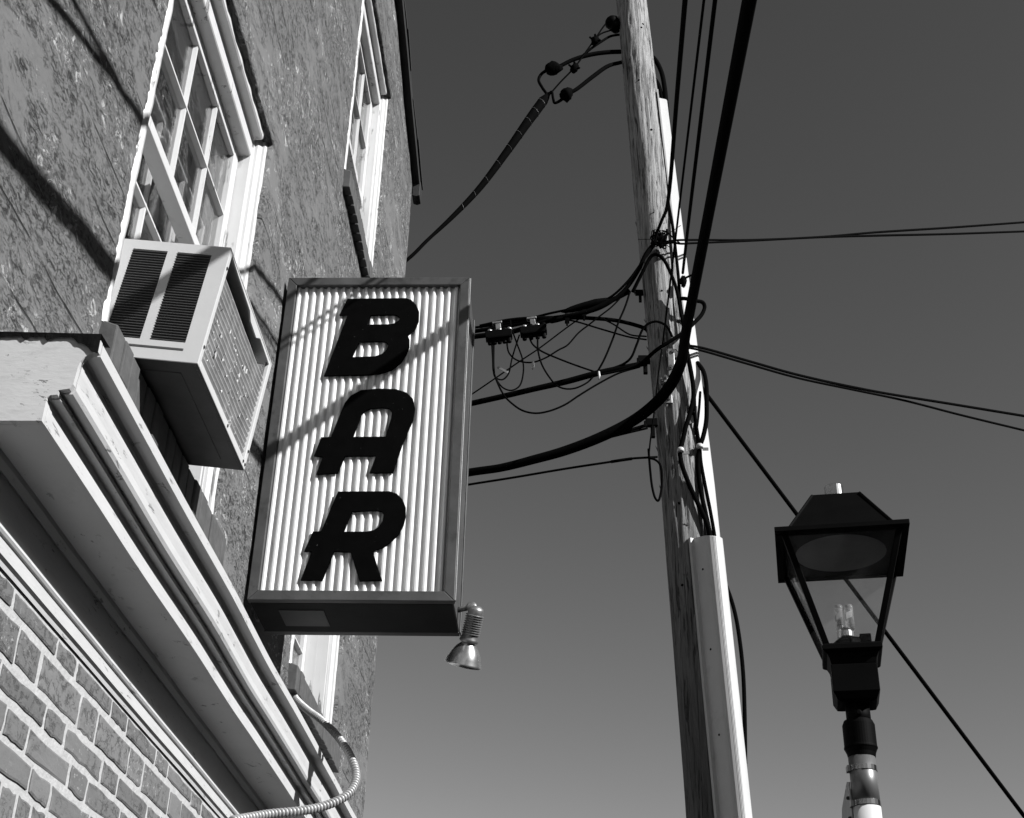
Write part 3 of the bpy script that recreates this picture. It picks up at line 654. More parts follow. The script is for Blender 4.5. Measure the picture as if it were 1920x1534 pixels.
obj('collar', MB().lathe([(.0445,2.925),(.047,2.938),(.052,2.95),(.0545,2.954),(.0545,2.958),(.053,2.962),(.053,3.032),(.047,3.046),(.04,3.05)], (-.003,0,0), n=40), I_, lp)
obj('set_screw', MB().lathe([(.010,0),(.010,.012),(.006,.016)], (0,0,0), 12, Matrix.Translation((0,-.043,3.06)) @ Matrix.Rotation(math.pi/2,4,'X')), I_, lp)
obj('post', MB().lathe([(.0435,2.93),(.044,2.763)], (-.004,0,0), n=40), M['post'], lp, smooth=True)
obj('post_shaft', MB().lathe([(.0443,2.7625),(.046,2.5),(.052,1.0),(.054,.35),(.09,.3),(.095,.05),(.11,.0)], (-.004,0,0), n=40), M['post_white'], lp, smooth=True)
# street name plate strapped to the lamp post, seen almost edge-on
st = thing('street_sign', 'thin grey metal plate strapped to the lamp post and seen nearly edge on', 'sign')
for z in (2.886, 2.773):
    obj('band', MB().lathe([(.0441,z-.008),(.0457,z-.008),(.0457,z+.008),(.0441,z+.008)], (.949,4.478,-.008), n=22), M['steel'], st)
    obj('band_buckle', MB().box((.896,4.462,z-.018),(.906,4.49,z+.002)), M['galv'], st, bevel=.001)
pm_ = Matrix.Translation((.903,4.49,2.752)) @ Matrix.Rotation(math.radians(83),4,'Z')
obj('plate', MB().prism([(-.01,-.25),(.5,-.25),(.5,.07),(.42,.11),(.08,.11),(-.01,.085)], lambda p,t: pm_ @ Vector((p[0],t,p[1])), -.002, .002), M['plate'], st)
obj('plate_edge', MB().tube([pm_ @ Vector((.02,-.005,.07)), pm_ @ Vector((.02,-.005,-.25))], .004, 6), M['guard'], st)
for z in (.045,-.02): obj('bolt', MB().lathe([(.006,0),(.006,.008),(.003,.010)], (0,0,0), 8, pm_ @ Matrix.Translation((.035,.002,z)) @ Matrix.Rotation(-math.pi/2,4,'X')), M['ac_under'], st)

# ================================================================ utility pole
pl = thing('utility_pole', 'weathered wooden utility pole carrying a tangle of cables', 'utility pole')
def px(z): return .643+(.054 if z > 5.3 else .040)*(5.3-z)
def pr(z): return .127+.0042*(5.3-z) if z > 5.3 else .127+.004*(5.3-z)
PY = 7.1
pm = MB(); n = 72; zs = [-.2+i*.05 for i in range(215)]; vv = []
for z in zs:
    for k in range(n):
        a = 2*math.pi*k/n; r = pr(z)
        c = noise.noise(Vector((math.cos(a)*5.5, math.sin(a)*5.5, z*.55))); c2 = noise.noise(Vector((math.cos(a)*17, math.sin(a)*17, z*.9)))
        d = .0035*noise.noise(Vector((math.cos(a)*2, math.sin(a)*2, z*1.3)))
        if abs(c) < .07: d -= .012*(1-abs(c)/.07)
        if abs(c2) < .09: d -= .004*(1-abs(c2)/.09)
        vv.append((px(z)+(r+d)*math.cos(a), PY+(r+d)*math.sin(a), z))
pm.add(vv, [(i*n+k, i*n+(k+1) % n, (i+1)*n+(k+1) % n, (i+1)*n+k) for i in range(len(zs)-1) for k in range(n)]+[tuple((len(zs)-1)*n+k for k in range(n))])
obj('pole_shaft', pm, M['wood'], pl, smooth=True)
def along(azim, poly, z0, z1, steps, name, mat, parent, smooth=False, topcut=0, bevel=0):
    ca, sa = math.cos(math.radians(azim)), math.sin(math.radians(azim))
    mb = MB(); m = len(poly); vs = []
    for i in range(steps+1):
        z = z0+(z1-z0)*i/steps
        for (r, t) in poly:
            zz = z-(topcut*r if i == steps else 0)
            R = pr(z)+r; vs.append((px(zz)+R*ca-t*sa, PY+R*sa+t*ca, zz))
    fs = [(i*m+k, i*m+(k+1) % m, (i+1)*m+(k+1) % m, (i+1)*m+k) for i in range(steps) for k in range(m)]
    mb.add(vs, fs+[tuple(range(m-1,-1,-1))])
    return obj(name, mb, mat, parent, smooth=smooth, bevel=bevel)
def arch(R, th, n=16, fl=.02):
    o = [(R*math.sin(math.pi*k/n), -R*math.cos(math.pi*k/n)) for k in range(n+1)]; i = [((R-th)*math.sin(math.pi*k/n), -(R-th)*math.cos(math.pi*k/n)) for k in range(n, -1, -1)]
    return [(-.004,-R-fl),(.002,-R-fl)]+[(max(a,.002),b) for a,b in o]+[(.002,R+fl),(-.004,R+fl)]+[(max(a,-.004),b) for a,b in i]
def deep(R, d, n=14, th=.004, fl=.02):
    o = [(d+R*math.sin(math.pi*k/n), -R*math.cos(math.pi*k/n)) for k in range(n+1)]; i = [(d+(R-th)*math.sin(math.pi*k/n), -(R-th)*math.cos(math.pi*k/n)) for k in range(n, -1, -1)]
    return [(-.02,-R-fl),(.0,-R-fl),(.003,-R)]+o+[(.003,R),(.0,R+fl),(-.02,R+fl),(-.02,R-th)]+i+[(-.02,-R+th)]
ug = along(14, [(-.03,-.05),(.045,-.046),(.056,-.034),(.058,0),(.056,.034),(.045,.046),(-.03,.05),(-.03,.045),(.05,.03),(.053,0),(.05,-.03),(-.03,-.045)], 4.2, 8.27, 30, 'riser_guard', M['guard'], pl)
obj('guard_flange', MB().hexa([(px(4.9)+pr(4.9)*.93-.006, PY-.075, 4.9),(px(4.9)+pr(4.9)*.93+.004, PY-.075, 4.9),(px(4.9)+pr(4.9)*.93+.004, PY-.01, 4.9),(px(4.9)+pr(4.9)*.93-.006, PY-.01, 4.9),(px(8.3)+pr(8.3)*.93-.006, PY-.075, 8.3),(px(8.3)+pr(8.3)*.93+.004, PY-.075, 8.3),(px(8.3)+pr(8.3)*.93+.004, PY-.01, 8.3),(px(8.3)+pr(8.3)*.93-.006, PY-.01, 8.3)]), M['guard'], ug)
lg = along(-60, deep(.055,.1), 0, 4.87, 40, 'riser_guard', M['guard'], pl, smooth=False, topcut=.25)
lg['label'] = 'wide rounded pale cable guard on the lower pole'
for az, t0 in ((-60, -.03),(-60, -.025),(-60,-.019)):
    pts = []
    for i in range(30):
        z = 4.83-i*.16; R = pr(z)+.1+math.sqrt(.0555**2-t0**2); ca, sa = math.cos(math.radians(az)), math.sin(math.radians(az))
        pts.append((px(z)+R*ca-t0*sa, PY+R*sa+t0*ca, z))
    obj('rib', MB().tube(pts, .0011, 5), M['guard'], lg)
for z in (4.66, 4.2, 3.74):
    R = pr(z)+.06; t0 = -.055; ca, sa = math.cos(math.radians(-60)), math.sin(math.radians(-60))
    o = Vector((px(z)+R*ca-t0*sa, PY+R*sa+t0*ca, z)); d = Vector((-.87,-.5,0)).normalized()
    obj('screw', MB().lathe([(.006,-.006),(.006,.003),(.003,.004)], (0,0,0), 8, Matrix.Translation(o) @ d.to_track_quat('Z','Y').to_matrix().to_4x4()), M['ac_dark'], lg)
for i, (a, z) in enumerate(((-70,8.86),(-100,8.35),(-62,8.9),(-98,6.57),(-75,7.9),(-110,5.1),(-120,4.6),(-60,6.1))):
    o = Vector((px(z)+(pr(z)-.001)*math.cos(math.radians(a)), PY+(pr(z)-.001)*math.sin(math.radians(a)), z)); d = Vector((math.cos(math.radians(a)), math.sin(math.radians(a)), 0))
    obj('nail', MB().lathe([(.007,-.01),(.008,.002),(.004,.005)], (0,0,0), 8, Matrix.Translation(o) @ d.to_track_quat('Z','Y').to_matrix().to_4x4()), M['ac_dark'], pl)
random.seed(21)
for i in range(14):      # splinters lifting from the surface
    z = random.uniform(3.4,7.2); a = math.radians(random.choice((random.uniform(170,195), random.uniform(-120,-60))))
    o = Vector((px(z)+pr(z)*math.cos(a), PY+pr(z)*math.sin(a), z)); d = Vector((math.cos(a), math.sin(a), 0)); L_ = random.uniform(.02,.05)
    obj('splinter', MB().tube([o-d*.004, o+d*.006+Vector((0,0,L_*.6)), o+d*.012+Vector((0,0,L_))], [.004,.003,.0006], 4), M['wood'], pl)
# pole hardware
def bracket(o, s=1.0):
    o = Vector(o); b = MB().box(o+Vector((-.035,-.02,-.012))*s, o+Vector((.05,.02,.045))*s).box(o+Vector((.0,-.016,-.10))*s, o+Vector((.03,.016,-.014))*s).box(o+Vector((-.045,-.012,.0))*s, o+Vector((-.037,.012,.03))*s)
    return obj('strand_bracket', b, M['iron'], pl, bevel=.004)
bracket((.430,7.0,6.06),.85); bracket((.462,7.0,5.62),.85); bracket((.415,7.0,6.56),.6)
def bolt(o, r=.016, d=(-.2,-1,0), L_=.03, mat='galv'):
    q = Matrix.Translation(Vector(o)) @ Vector(d).normalized().to_track_quat('Z','Y').to_matrix().to_4x4()
    return obj('bolt', MB().lathe([(r*1.6,-.02),(r*1.6,.0),(r,.001),(r,L_*.6),(r*.6,L_*.62),(r*.6,L_)], (0,0,0), 6, q), M[mat], pl)
bolt((.592,6.955,5.985)); bolt((.612,6.965,6.10),.02); bolt((.535,6.96,5.90),.012); bolt((.571,6.955,5.775),.018); bolt((.56,6.955,5.915),.012)
for a_, b_ in (((.575,6.945,5.93),(.615,6.968,6.12)),((.545,6.948,5.885),(.60,6.968,5.91)),((.55,6.948,5.74),(.592,6.968,5.80))): obj('clamp_plate', MB().box(a_, b_), M['galv'], pl, bevel=.003)
obj('corner_plate', MB().prism([(.69,5.62),(.735,5.64),(.74,5.74),(.70,5.74)], lambda p,t: (p[0],t,p[1]), 6.985, 6.992), M['galv'], pl)
bolt((.715,6.985,5.69),.008,(.2,-1,0),.02,'iron')

# ================================================================ cables
CB = {
  'trunk': [(0.399,-14.000,5.400), (0.429,-9.000,4.350), (0.459,-5.000,3.900), (0.479,-2.000,3.850), (0.499,0.000,4.105), (0.522,1.500,4.474), (0.546,3.000,4.842), (0.569,4.500,5.211), (0.592,6.000,5.579), (0.606,6.450,5.704), (0.560,6.700,5.704), (0.481,6.840,5.670), (0.365,6.900,5.598), (0.179,6.930,5.504), (-0.037,6.970,5.430), (-0.223,7.000,5.386), (-0.410,7.040,5.354), (-0.600,7.080,5.343), (-1.600,7.300,5.250), (-4.000,7.900,5.300), (-8.000,8.800,5.600)],
  'w1': [(0.158,-14.000,5.400), (0.188,-9.000,4.350), (0.218,-5.000,3.900), (0.238,-2.000,3.850), (0.258,0.000,4.136), (0.327,1.500,4.722), (0.395,3.000,5.308), (0.464,4.500,5.893), (0.533,6.000,6.479), (0.554,6.750,6.934), (0.537,6.950,6.998)],
  'w2': [(0.279,-14.000,5.400), (0.309,-9.000,4.350), (0.339,-5.000,3.900), (0.359,-2.000,3.850), (0.379,0.000,4.455), (0.414,1.500,4.808), (0.448,3.000,5.160), (0.483,4.500,5.512), (0.518,6.000,5.865), (0.544,6.930,6.131)],
  'w3': [(0.300,-14.000,5.900), (0.330,-9.000,4.900), (0.350,-5.000,4.350), (0.370,-2.000,4.220), (0.392,0.000,4.466), (0.424,1.000,4.709), (0.456,2.000,4.952), (0.511,3.500,5.365), (0.533,4.200,5.531), (0.570,5.200,5.809), (0.670,6.750,6.537)],
  'up_bundle_a': [(0.523,6.930,6.906), (0.467,6.930,6.823), (0.408,6.950,6.693), (0.324,6.980,6.572), (0.190,7.000,6.466), (0.025,7.020,6.420), (-0.207,7.050,6.401), (-0.406,7.080,6.373), (-0.623,7.100,6.347), (-0.984,7.200,6.342), (-4.000,7.900,6.000)],
  'up_bundle_b': [(0.516,6.940,6.885), (0.442,6.930,6.761), (0.340,6.960,6.619), (0.224,7.000,6.526), (0.058,7.020,6.480), (-0.141,7.050,6.449), (-0.375,7.100,6.415), (-0.626,7.120,6.389), (-0.986,7.200,6.374), (-4.000,7.950,6.050)],
  'up_bundle_c': [(0.358,7.000,6.582), (0.257,7.000,6.518), (0.091,7.000,6.426), (-0.090,7.020,6.392), (-0.239,7.040,6.354), (-0.371,7.060,6.320), (-0.620,7.080,6.294), (-0.979,7.180,6.288), (-4.000,7.850,5.950)],
  'up_d': [(-0.575,7.100,6.387), (-0.373,7.060,6.408), (-0.107,7.040,6.410), (0.125,7.050,6.412), (0.291,7.080,6.412), (0.448,7.120,6.387), (0.479,7.200,6.412)],
  'up_e': [(-0.107,7.030,6.399), (0.009,7.030,6.379), (0.190,7.050,6.328), (0.355,7.080,6.292), (0.464,7.150,6.319)],
  'up_f': [(0.190,7.030,6.394), (0.256,7.030,6.354), (0.354,7.060,6.299), (0.464,7.150,6.343)],
  'l1': [(-0.491,7.000,6.209), (-0.478,6.970,6.051), (-0.472,6.960,5.972), (-0.457,6.960,5.923), (-0.419,6.970,5.914), (-0.385,6.980,5.954), (-0.361,7.000,6.097), (-0.322,7.000,6.256)],
  'l2': [(-0.477,7.000,6.202), (-0.470,6.980,6.004), (-0.457,6.960,5.923), (-0.411,6.960,5.852), (-0.363,6.970,5.839), (-0.316,6.980,5.872), (-0.293,7.000,5.982), (-0.298,7.000,6.070), (-0.341,7.020,6.218), (-0.377,7.030,6.340), (-0.382,7.040,6.390)],
  'l3': [(-0.399,7.000,6.209), (-0.384,7.000,6.128), (-0.347,7.000,6.081), (-0.292,7.000,6.058), (-0.230,7.000,6.058), (-0.159,7.000,6.089), (-0.079,7.000,6.147), (-0.030,7.000,6.178), (0.041,7.000,6.271), (0.104,7.000,6.330), (0.176,7.000,6.398), (0.240,7.000,6.457), (0.297,7.000,6.526), (0.338,7.000,6.586)],
  'l4': [(-0.484,7.000,6.202), (-0.473,6.970,5.997), (-0.457,6.950,5.917), (-0.405,6.940,5.792), (-0.359,6.930,5.730), (-0.289,6.930,5.676), (-0.213,6.930,5.658), (-0.135,6.930,5.672), (-0.041,6.940,5.722), (0.040,6.950,5.790), (0.161,6.970,5.888), (0.281,6.980,5.966), (0.410,7.000,6.024)],
  'l5': [(-0.262,7.000,6.240), (-0.238,6.980,6.173), (-0.188,6.970,6.120), (-0.078,6.970,6.062), (0.041,6.980,6.015), (0.156,7.000,5.982)],
  'l6': [(-0.210,7.000,6.248), (-0.205,6.970,6.120), (-0.180,6.960,6.014), (-0.138,6.960,5.931), (-0.090,6.960,5.867), (-0.042,6.960,5.845), (0.018,6.970,5.854), (0.089,6.980,5.898), (0.127,7.000,5.952)],
  'l7': [(-0.959,7.300,5.755), (-0.620,7.150,5.914), (-0.302,7.080,6.129), (-0.204,7.060,6.194), (-0.008,7.040,6.357), (0.105,7.020,6.435), (0.174,7.020,6.488)],
  'l8': [(0.360,6.980,6.568), (0.346,6.980,6.511), (0.321,6.970,6.424), (0.286,6.960,6.326), (0.249,6.970,6.208), (0.192,6.980,6.057), (0.150,7.000,5.982)],
  'l9': [(0.173,7.000,5.990), (0.221,7.000,6.005), (0.314,6.980,6.034), (0.355,6.960,6.063), (0.391,6.940,6.146), (0.428,6.920,6.241), (0.464,6.910,6.277), (0.510,6.910,6.292), (0.570,6.910,6.261), (0.607,6.930,6.193)],
  'mid': [(0.427,7.000,6.046), (0.153,7.000,5.978), (-0.039,7.020,5.930), (-0.232,7.040,5.890), (-0.425,7.070,5.855), (-0.613,7.100,5.824), (-0.952,7.200,5.796), (-4.000,7.900,5.550)],
  'mid_b': [(0.442,6.980,6.053), (0.332,6.980,6.000), (0.217,6.990,5.972), (0.089,7.000,5.955)],
  'lash': [(0.439,6.970,5.602), (0.304,6.960,5.550), (0.164,6.950,5.494), (0.024,6.950,5.437)],
  'lash_b': [(0.442,6.970,5.581), (0.335,6.960,5.546), (0.210,6.950,5.505)],
  'drop': [(0.494,7.000,5.406), (0.440,6.970,5.386), (0.347,6.970,5.379), (0.228,6.980,5.363), (-0.037,7.000,5.327), (-0.347,7.040,5.288), (-0.606,7.080,5.262), (-0.920,7.200,5.263), (-4.000,7.900,5.050)],
  'drop_splice': [(0.348,6.975,5.381), (0.286,6.975,5.371), (0.227,6.975,5.360)],
  'loop_low': [(0.444,6.970,5.442), (0.448,6.950,5.299), (0.457,6.940,5.173), (0.472,6.930,5.101), (0.486,6.920,5.082), (0.502,6.920,5.130), (0.512,6.920,5.231), (0.505,6.920,5.310), (0.477,6.940,5.356), (0.445,6.960,5.377)],
  'pole_thin': [(0.540,6.930,6.104), (0.519,6.920,5.966), (0.482,6.920,5.671), (0.452,6.930,5.462), (0.445,6.950,5.403)],
  'loop_over': [(0.376,6.980,6.560), (0.436,6.930,6.670), (0.497,6.900,6.779), (0.530,6.890,6.784), (0.569,6.890,6.743), (0.606,6.900,6.660), (0.637,6.920,6.569), (0.654,6.930,6.475), (0.663,6.930,6.376), (0.683,6.930,6.239), (0.705,6.940,6.130)],
  'loop_right': [(0.654,6.940,6.482), (0.695,6.920,6.468), (0.753,6.920,6.452), (0.800,6.940,6.454), (0.813,6.950,6.433), (0.797,6.950,6.378), (0.743,6.930,6.297), (0.683,6.900,6.215)],
  'strand_front': [(0.680,6.900,6.211), (0.594,6.900,6.146), (0.504,6.920,6.090), (0.426,6.980,6.041)],
  'd1': [(0.687,6.930,6.104), (0.705,6.940,5.978), (0.717,6.950,5.872), (0.716,6.950,5.780), (0.696,6.950,5.689), (0.664,6.950,5.581), (0.638,6.950,5.474), (0.624,6.950,5.421), (0.627,6.950,5.351), (0.642,6.950,5.282), (0.681,6.960,5.168), (0.732,6.960,5.033), (0.764,6.970,4.939), (0.776,7.000,4.838)],
  'd2': [(0.765,7.100,6.118), (0.796,7.080,6.047), (0.806,7.040,5.928), (0.800,7.020,5.785), (0.790,7.010,5.651), (0.765,7.000,5.538), (0.743,7.000,5.474), (0.730,7.000,5.378), (0.728,6.990,5.286), (0.738,6.980,5.144), (0.761,6.980,4.993), (0.785,7.000,4.838)],
  'd3': [(0.707,6.960,5.991), (0.723,6.970,5.829), (0.723,6.980,5.670), (0.735,7.000,5.555), (0.743,7.000,5.474), (0.745,7.000,5.379), (0.760,7.000,5.240), (0.782,7.000,5.070), (0.798,7.000,4.920), (0.803,7.000,4.838)],
  'd4': [(0.770,7.060,5.884), (0.755,7.030,5.754), (0.740,7.010,5.651), (0.725,7.000,5.555)],
  'd5': [(0.628,7.020,7.283), (0.647,7.000,7.066), (0.658,6.990,6.846), (0.664,6.980,6.673), (0.669,6.970,6.463), (0.689,6.960,6.259)],
  'right_drop': [(0.827,7.080,4.712), (0.868,7.080,4.601), (0.896,7.080,4.475), (0.912,7.080,4.320), (0.919,7.080,4.139), (0.914,7.080,3.933), (0.901,7.080,3.677), (0.878,7.080,3.365), (0.854,7.080,2.935)],
  'r_pair_a': [(0.556,6.930,6.906), (0.646,6.920,6.915), (0.772,7.000,6.980), (1.173,7.400,7.285), (1.809,8.000,7.772), (2.306,8.400,8.120), (3.079,9.000,8.631), (3.934,9.600,9.155), (5.216,10.500,9.941), (7.354,12.000,11.251)],
  'r_pair_b': [(0.562,6.930,6.893), (0.636,6.920,6.898), (0.680,6.930,6.897), (0.771,7.000,6.954), (1.173,7.400,7.276), (1.808,8.000,7.768), (2.302,8.400,8.089), (3.070,9.000,8.566), (3.918,9.600,9.055), (5.190,10.500,9.788), (7.310,12.000,11.011)],
  'r_curl': [(0.573,6.930,7.003), (0.605,6.920,6.978), (0.637,6.920,6.936), (0.680,6.930,6.901)],
  'r_low_a': [(0.705,7.000,6.177), (0.774,7.050,6.198), (1.127,7.500,6.388), (1.557,8.000,6.586), (2.201,8.600,6.823), (2.913,9.200,7.077), (3.689,9.800,7.318), (4.853,10.700,7.679), (6.793,12.200,8.282)],
  'r_low_b': [(0.704,7.000,6.161), (0.773,7.050,6.178), (1.126,7.500,6.364), (1.555,8.000,6.561), (2.001,8.400,6.715), (2.505,8.900,6.921), (3.012,9.300,7.036), (3.666,9.800,7.183), (4.647,10.550,7.404), (6.282,11.800,7.771)],
  'r_diag': [(0.768,7.167,6.017), (0.824,7.200,5.949), (1.434,7.563,5.209), (2.045,7.926,4.468), (2.674,8.300,3.704), (3.415,8.740,2.806)],
  'svc': [(-2.000,6.680,5.600), (-1.019,6.850,6.728), (-0.916,6.870,6.881), (-0.759,6.900,7.104), (-0.599,6.930,7.360), (-0.434,6.950,7.679), (-0.298,6.970,7.963), (-0.200,7.000,8.174)],
  'svc_msg': [(-0.178,7.000,8.198), (-0.084,7.000,8.345), (0.015,7.000,8.484), (0.094,7.020,8.650), (0.170,7.040,8.815), (0.229,7.060,8.950), (0.276,7.080,9.040)],
  'svc_a': [(-0.192,7.000,8.164), (-0.175,7.000,8.232), (-0.205,7.000,8.297), (-0.232,7.000,8.372), (-0.210,7.000,8.431), (-0.166,7.000,8.466), (-0.103,7.000,8.490), (0.008,7.020,8.580), (0.139,7.050,8.659), (0.253,7.080,8.708), (0.346,7.120,8.752)],
  'svc_b': [(-0.185,7.000,8.173), (-0.142,6.980,8.242), (-0.130,6.980,8.178), (-0.119,6.980,8.139), (-0.083,6.980,8.158), (-0.039,6.980,8.212), (0.026,6.990,8.269), (0.137,7.020,8.411), (0.251,7.060,8.555), (0.348,7.120,8.649)],
  'svc_c': [(0.057,7.030,8.610), (0.140,7.040,8.711), (0.208,7.060,8.793), (0.275,7.100,8.885), (0.342,7.140,8.941)],
  'svc_d': [(0.147,7.030,8.763), (0.201,7.050,8.856), (0.275,7.080,8.923), (0.334,7.120,8.984)],
  'back_loop_a': [(0.544,7.200,8.814), (0.592,7.200,8.751), (0.632,7.180,8.611), (0.648,7.160,8.439), (0.653,7.150,8.280), (0.658,7.150,8.108)],
  'back_loop_b': [(0.557,7.200,8.606), (0.599,7.180,8.510), (0.623,7.160,8.364), (0.628,7.150,8.206)],
}
R_, G_ = M['rubber'], M['wire_grey']
def cable(key, name, label, r, cat='cable', group=None, mat=None, n=8, k=7, extra=None):
    o = obj(name, MB().tube(spline(CB[key], k), r, n), mat or R_, None, smooth=True)
    return tag(o, label, cat, group)
def lump(parent, name, c, rs, mat=None, seed=0, n=14, m=9, d=None, rough=.55):
    """a taped lump: an irregular ball stretched along d"""
    c = Vector(c); q = (Vector(d) if d else Vector((0,0,1))).to_track_quat('Z','Y'); mb = MB(); vs = []
    for i in range(m):
        th = math.pi*(i+.5)/m
        for k in range(n):
            a = 2*math.pi*k/n; p = Vector((math.sin(th)*math.cos(a), math.sin(th)*math.sin(a), math.cos(th)))
            f = 1+rough*(.7*noise.noise(p*1.7+Vector((seed,0,0)))+.5*noise.noise(p*4.5+Vector((seed,3,0)))); vs.append(c+q @ Vector((p.x*rs[0]*f, p.y*rs[1]*f, p.z*rs[2]*f)))
    fs = [(i*n+k, i*n+(k+1) % n, (i+1)*n+(k+1) % n, (i+1)*n+k) for i in range(m-1) for k in range(n)]+[tuple(range(n-1,-1,-1)), tuple((m-1)*n+k for k in range(n))]
    return obj(name, mb.add(vs, fs), mat or R_, parent, smooth=True)
def trunk_r():
    m = len(spline(CB['trunk'], 9)); out = []
    for i in range(m):
        t = i/9
        if t < 7: r = .0235
        elif t < 9.5: r = .0235+(t-7)/2.5*.0095
        elif t < 12: r = .033
        else: r = max(.024, .033-(t-12)*.0022)
        out.append(r)
    return out
cable('trunk', 'trunk_cable', 'thickest black cable coming over the street and bending round the pole front', trunk_r(), n=16, k=9)
cable('w1', 'overhead_cable', 'leftmost black overhead cable, ending at the knot high on the pole', .0105, group='overhead cables along the street')
cable('w2', 'overhead_cable', 'thinnest of the four overhead lines, running down the pole face', .0052, group='overhead cables along the street')
cable('w3', 'overhead_cable', 'third overhead cable from the pole, ending at its right edge', .0085, group='overhead cables along the street')
sv = thing('service_cable', 'thick wire-wrapped service cable sloping from the pole top down to the building corner', 'cable')
sp_ = spline(CB['svc'], 9)+[Vector((-.175,7.0,8.215)), Vector((-.16,7.0,8.25))]; rr = [.011]*10+[.0115+.0235*min(1,max(0,(i-10)/38)) for i in range(len(sp_)-12)]+[.022,.010]
obj('wrapped_bundle', MB().tube(sp_, rr, 12), R_, sv, smooth=True)
wr = MB(); Lp = len(sp_)
for i in range(30, Lp-3, 4):
    p = sp_[i]; d = (sp_[i+1]-sp_[i-1]).normalized(); u = d.cross(Vector((0,1,0))).normalized(); b = d.cross(u); r_ = rr[i]+.0015
    wr.tube([p+d*.012*math.cos(2*math.pi*k/10)+(u*math.cos(2*math.pi*k/10)+b*math.sin(2*math.pi*k/10))*r_ for k in range(8)], .0013, 5)
obj('lashing_wire', wr, M['galv'], sv)
for key, r_ in (('svc_msg',.006),('svc_c',.009),('svc_d',.006)): obj('messenger_strand' if key == 'svc_msg' else 'jumper', MB().tube(spline(CB[key],8), r_, 8), R_, sv, smooth=True)
obj('conductor', MB().tube(spline(CB['svc_a'],8), [.010,.010,.011,.014,.016,.016], 10), R_, sv, smooth=True)
obj('conductor', MB().tube(spline(CB['svc_b'],8), [.010,.009,.010,.013,.015,.014], 10), R_, sv, smooth=True)
lump(sv, 'taped_splice', (-.133,7.0,8.476), (.044,.044,.058), seed=1, d=(1,.05,.25)); lump(sv, 'taped_splice', (-.039,6.98,8.216), (.044,.044,.046), seed=5, d=(1,.0,.6))
for c, s in (((.162,7.03,8.773),9),((.015,7.0,8.479),13)):
    cl = lump(sv, 'clamp', c, (.030,.028,.036), seed=s, d=(.5,0,1), rough=.5)
    for dx, dz in ((-.03,.012),(.028,-.012),(.0,.034),(.012,-.03)): obj('clamp_bolt', MB().lathe([(.008,-.006),(.008,.008),(.005,.014)], (0,0,0), 6, Matrix.Translation((c[0]+dx,c[1]-.012,c[2]+dz)) @ Vector((dx,-.02,dz)).normalized().to_track_quat('Z','Y').to_matrix().to_4x4()), R_, cl)
ins = tag(obj('insulator', MB().lathe([(.02,-.07),(.045,-.06),(.05,-.035),(.035,-.02),(.05,-.005),(.055,.02),(.04,.045),(.02,.06)], (0,0,0), 18, Matrix.Translation((.295,7.09,9.0)) @ Matrix.Rotation(math.radians(-35),4,'Y')), M['iron'], None, smooth=True), 'dark ribbed insulator high on the left of the pole', 'insulator')
for key, lb, r_ in (('back_loop_a','outer thick cable bending down behind the pole into the upper guard',.017),('back_loop_b','inner thick cable bending down behind the pole into the upper guard',.015)): cable(key, 'riser_cable', lb, r_, n=12)
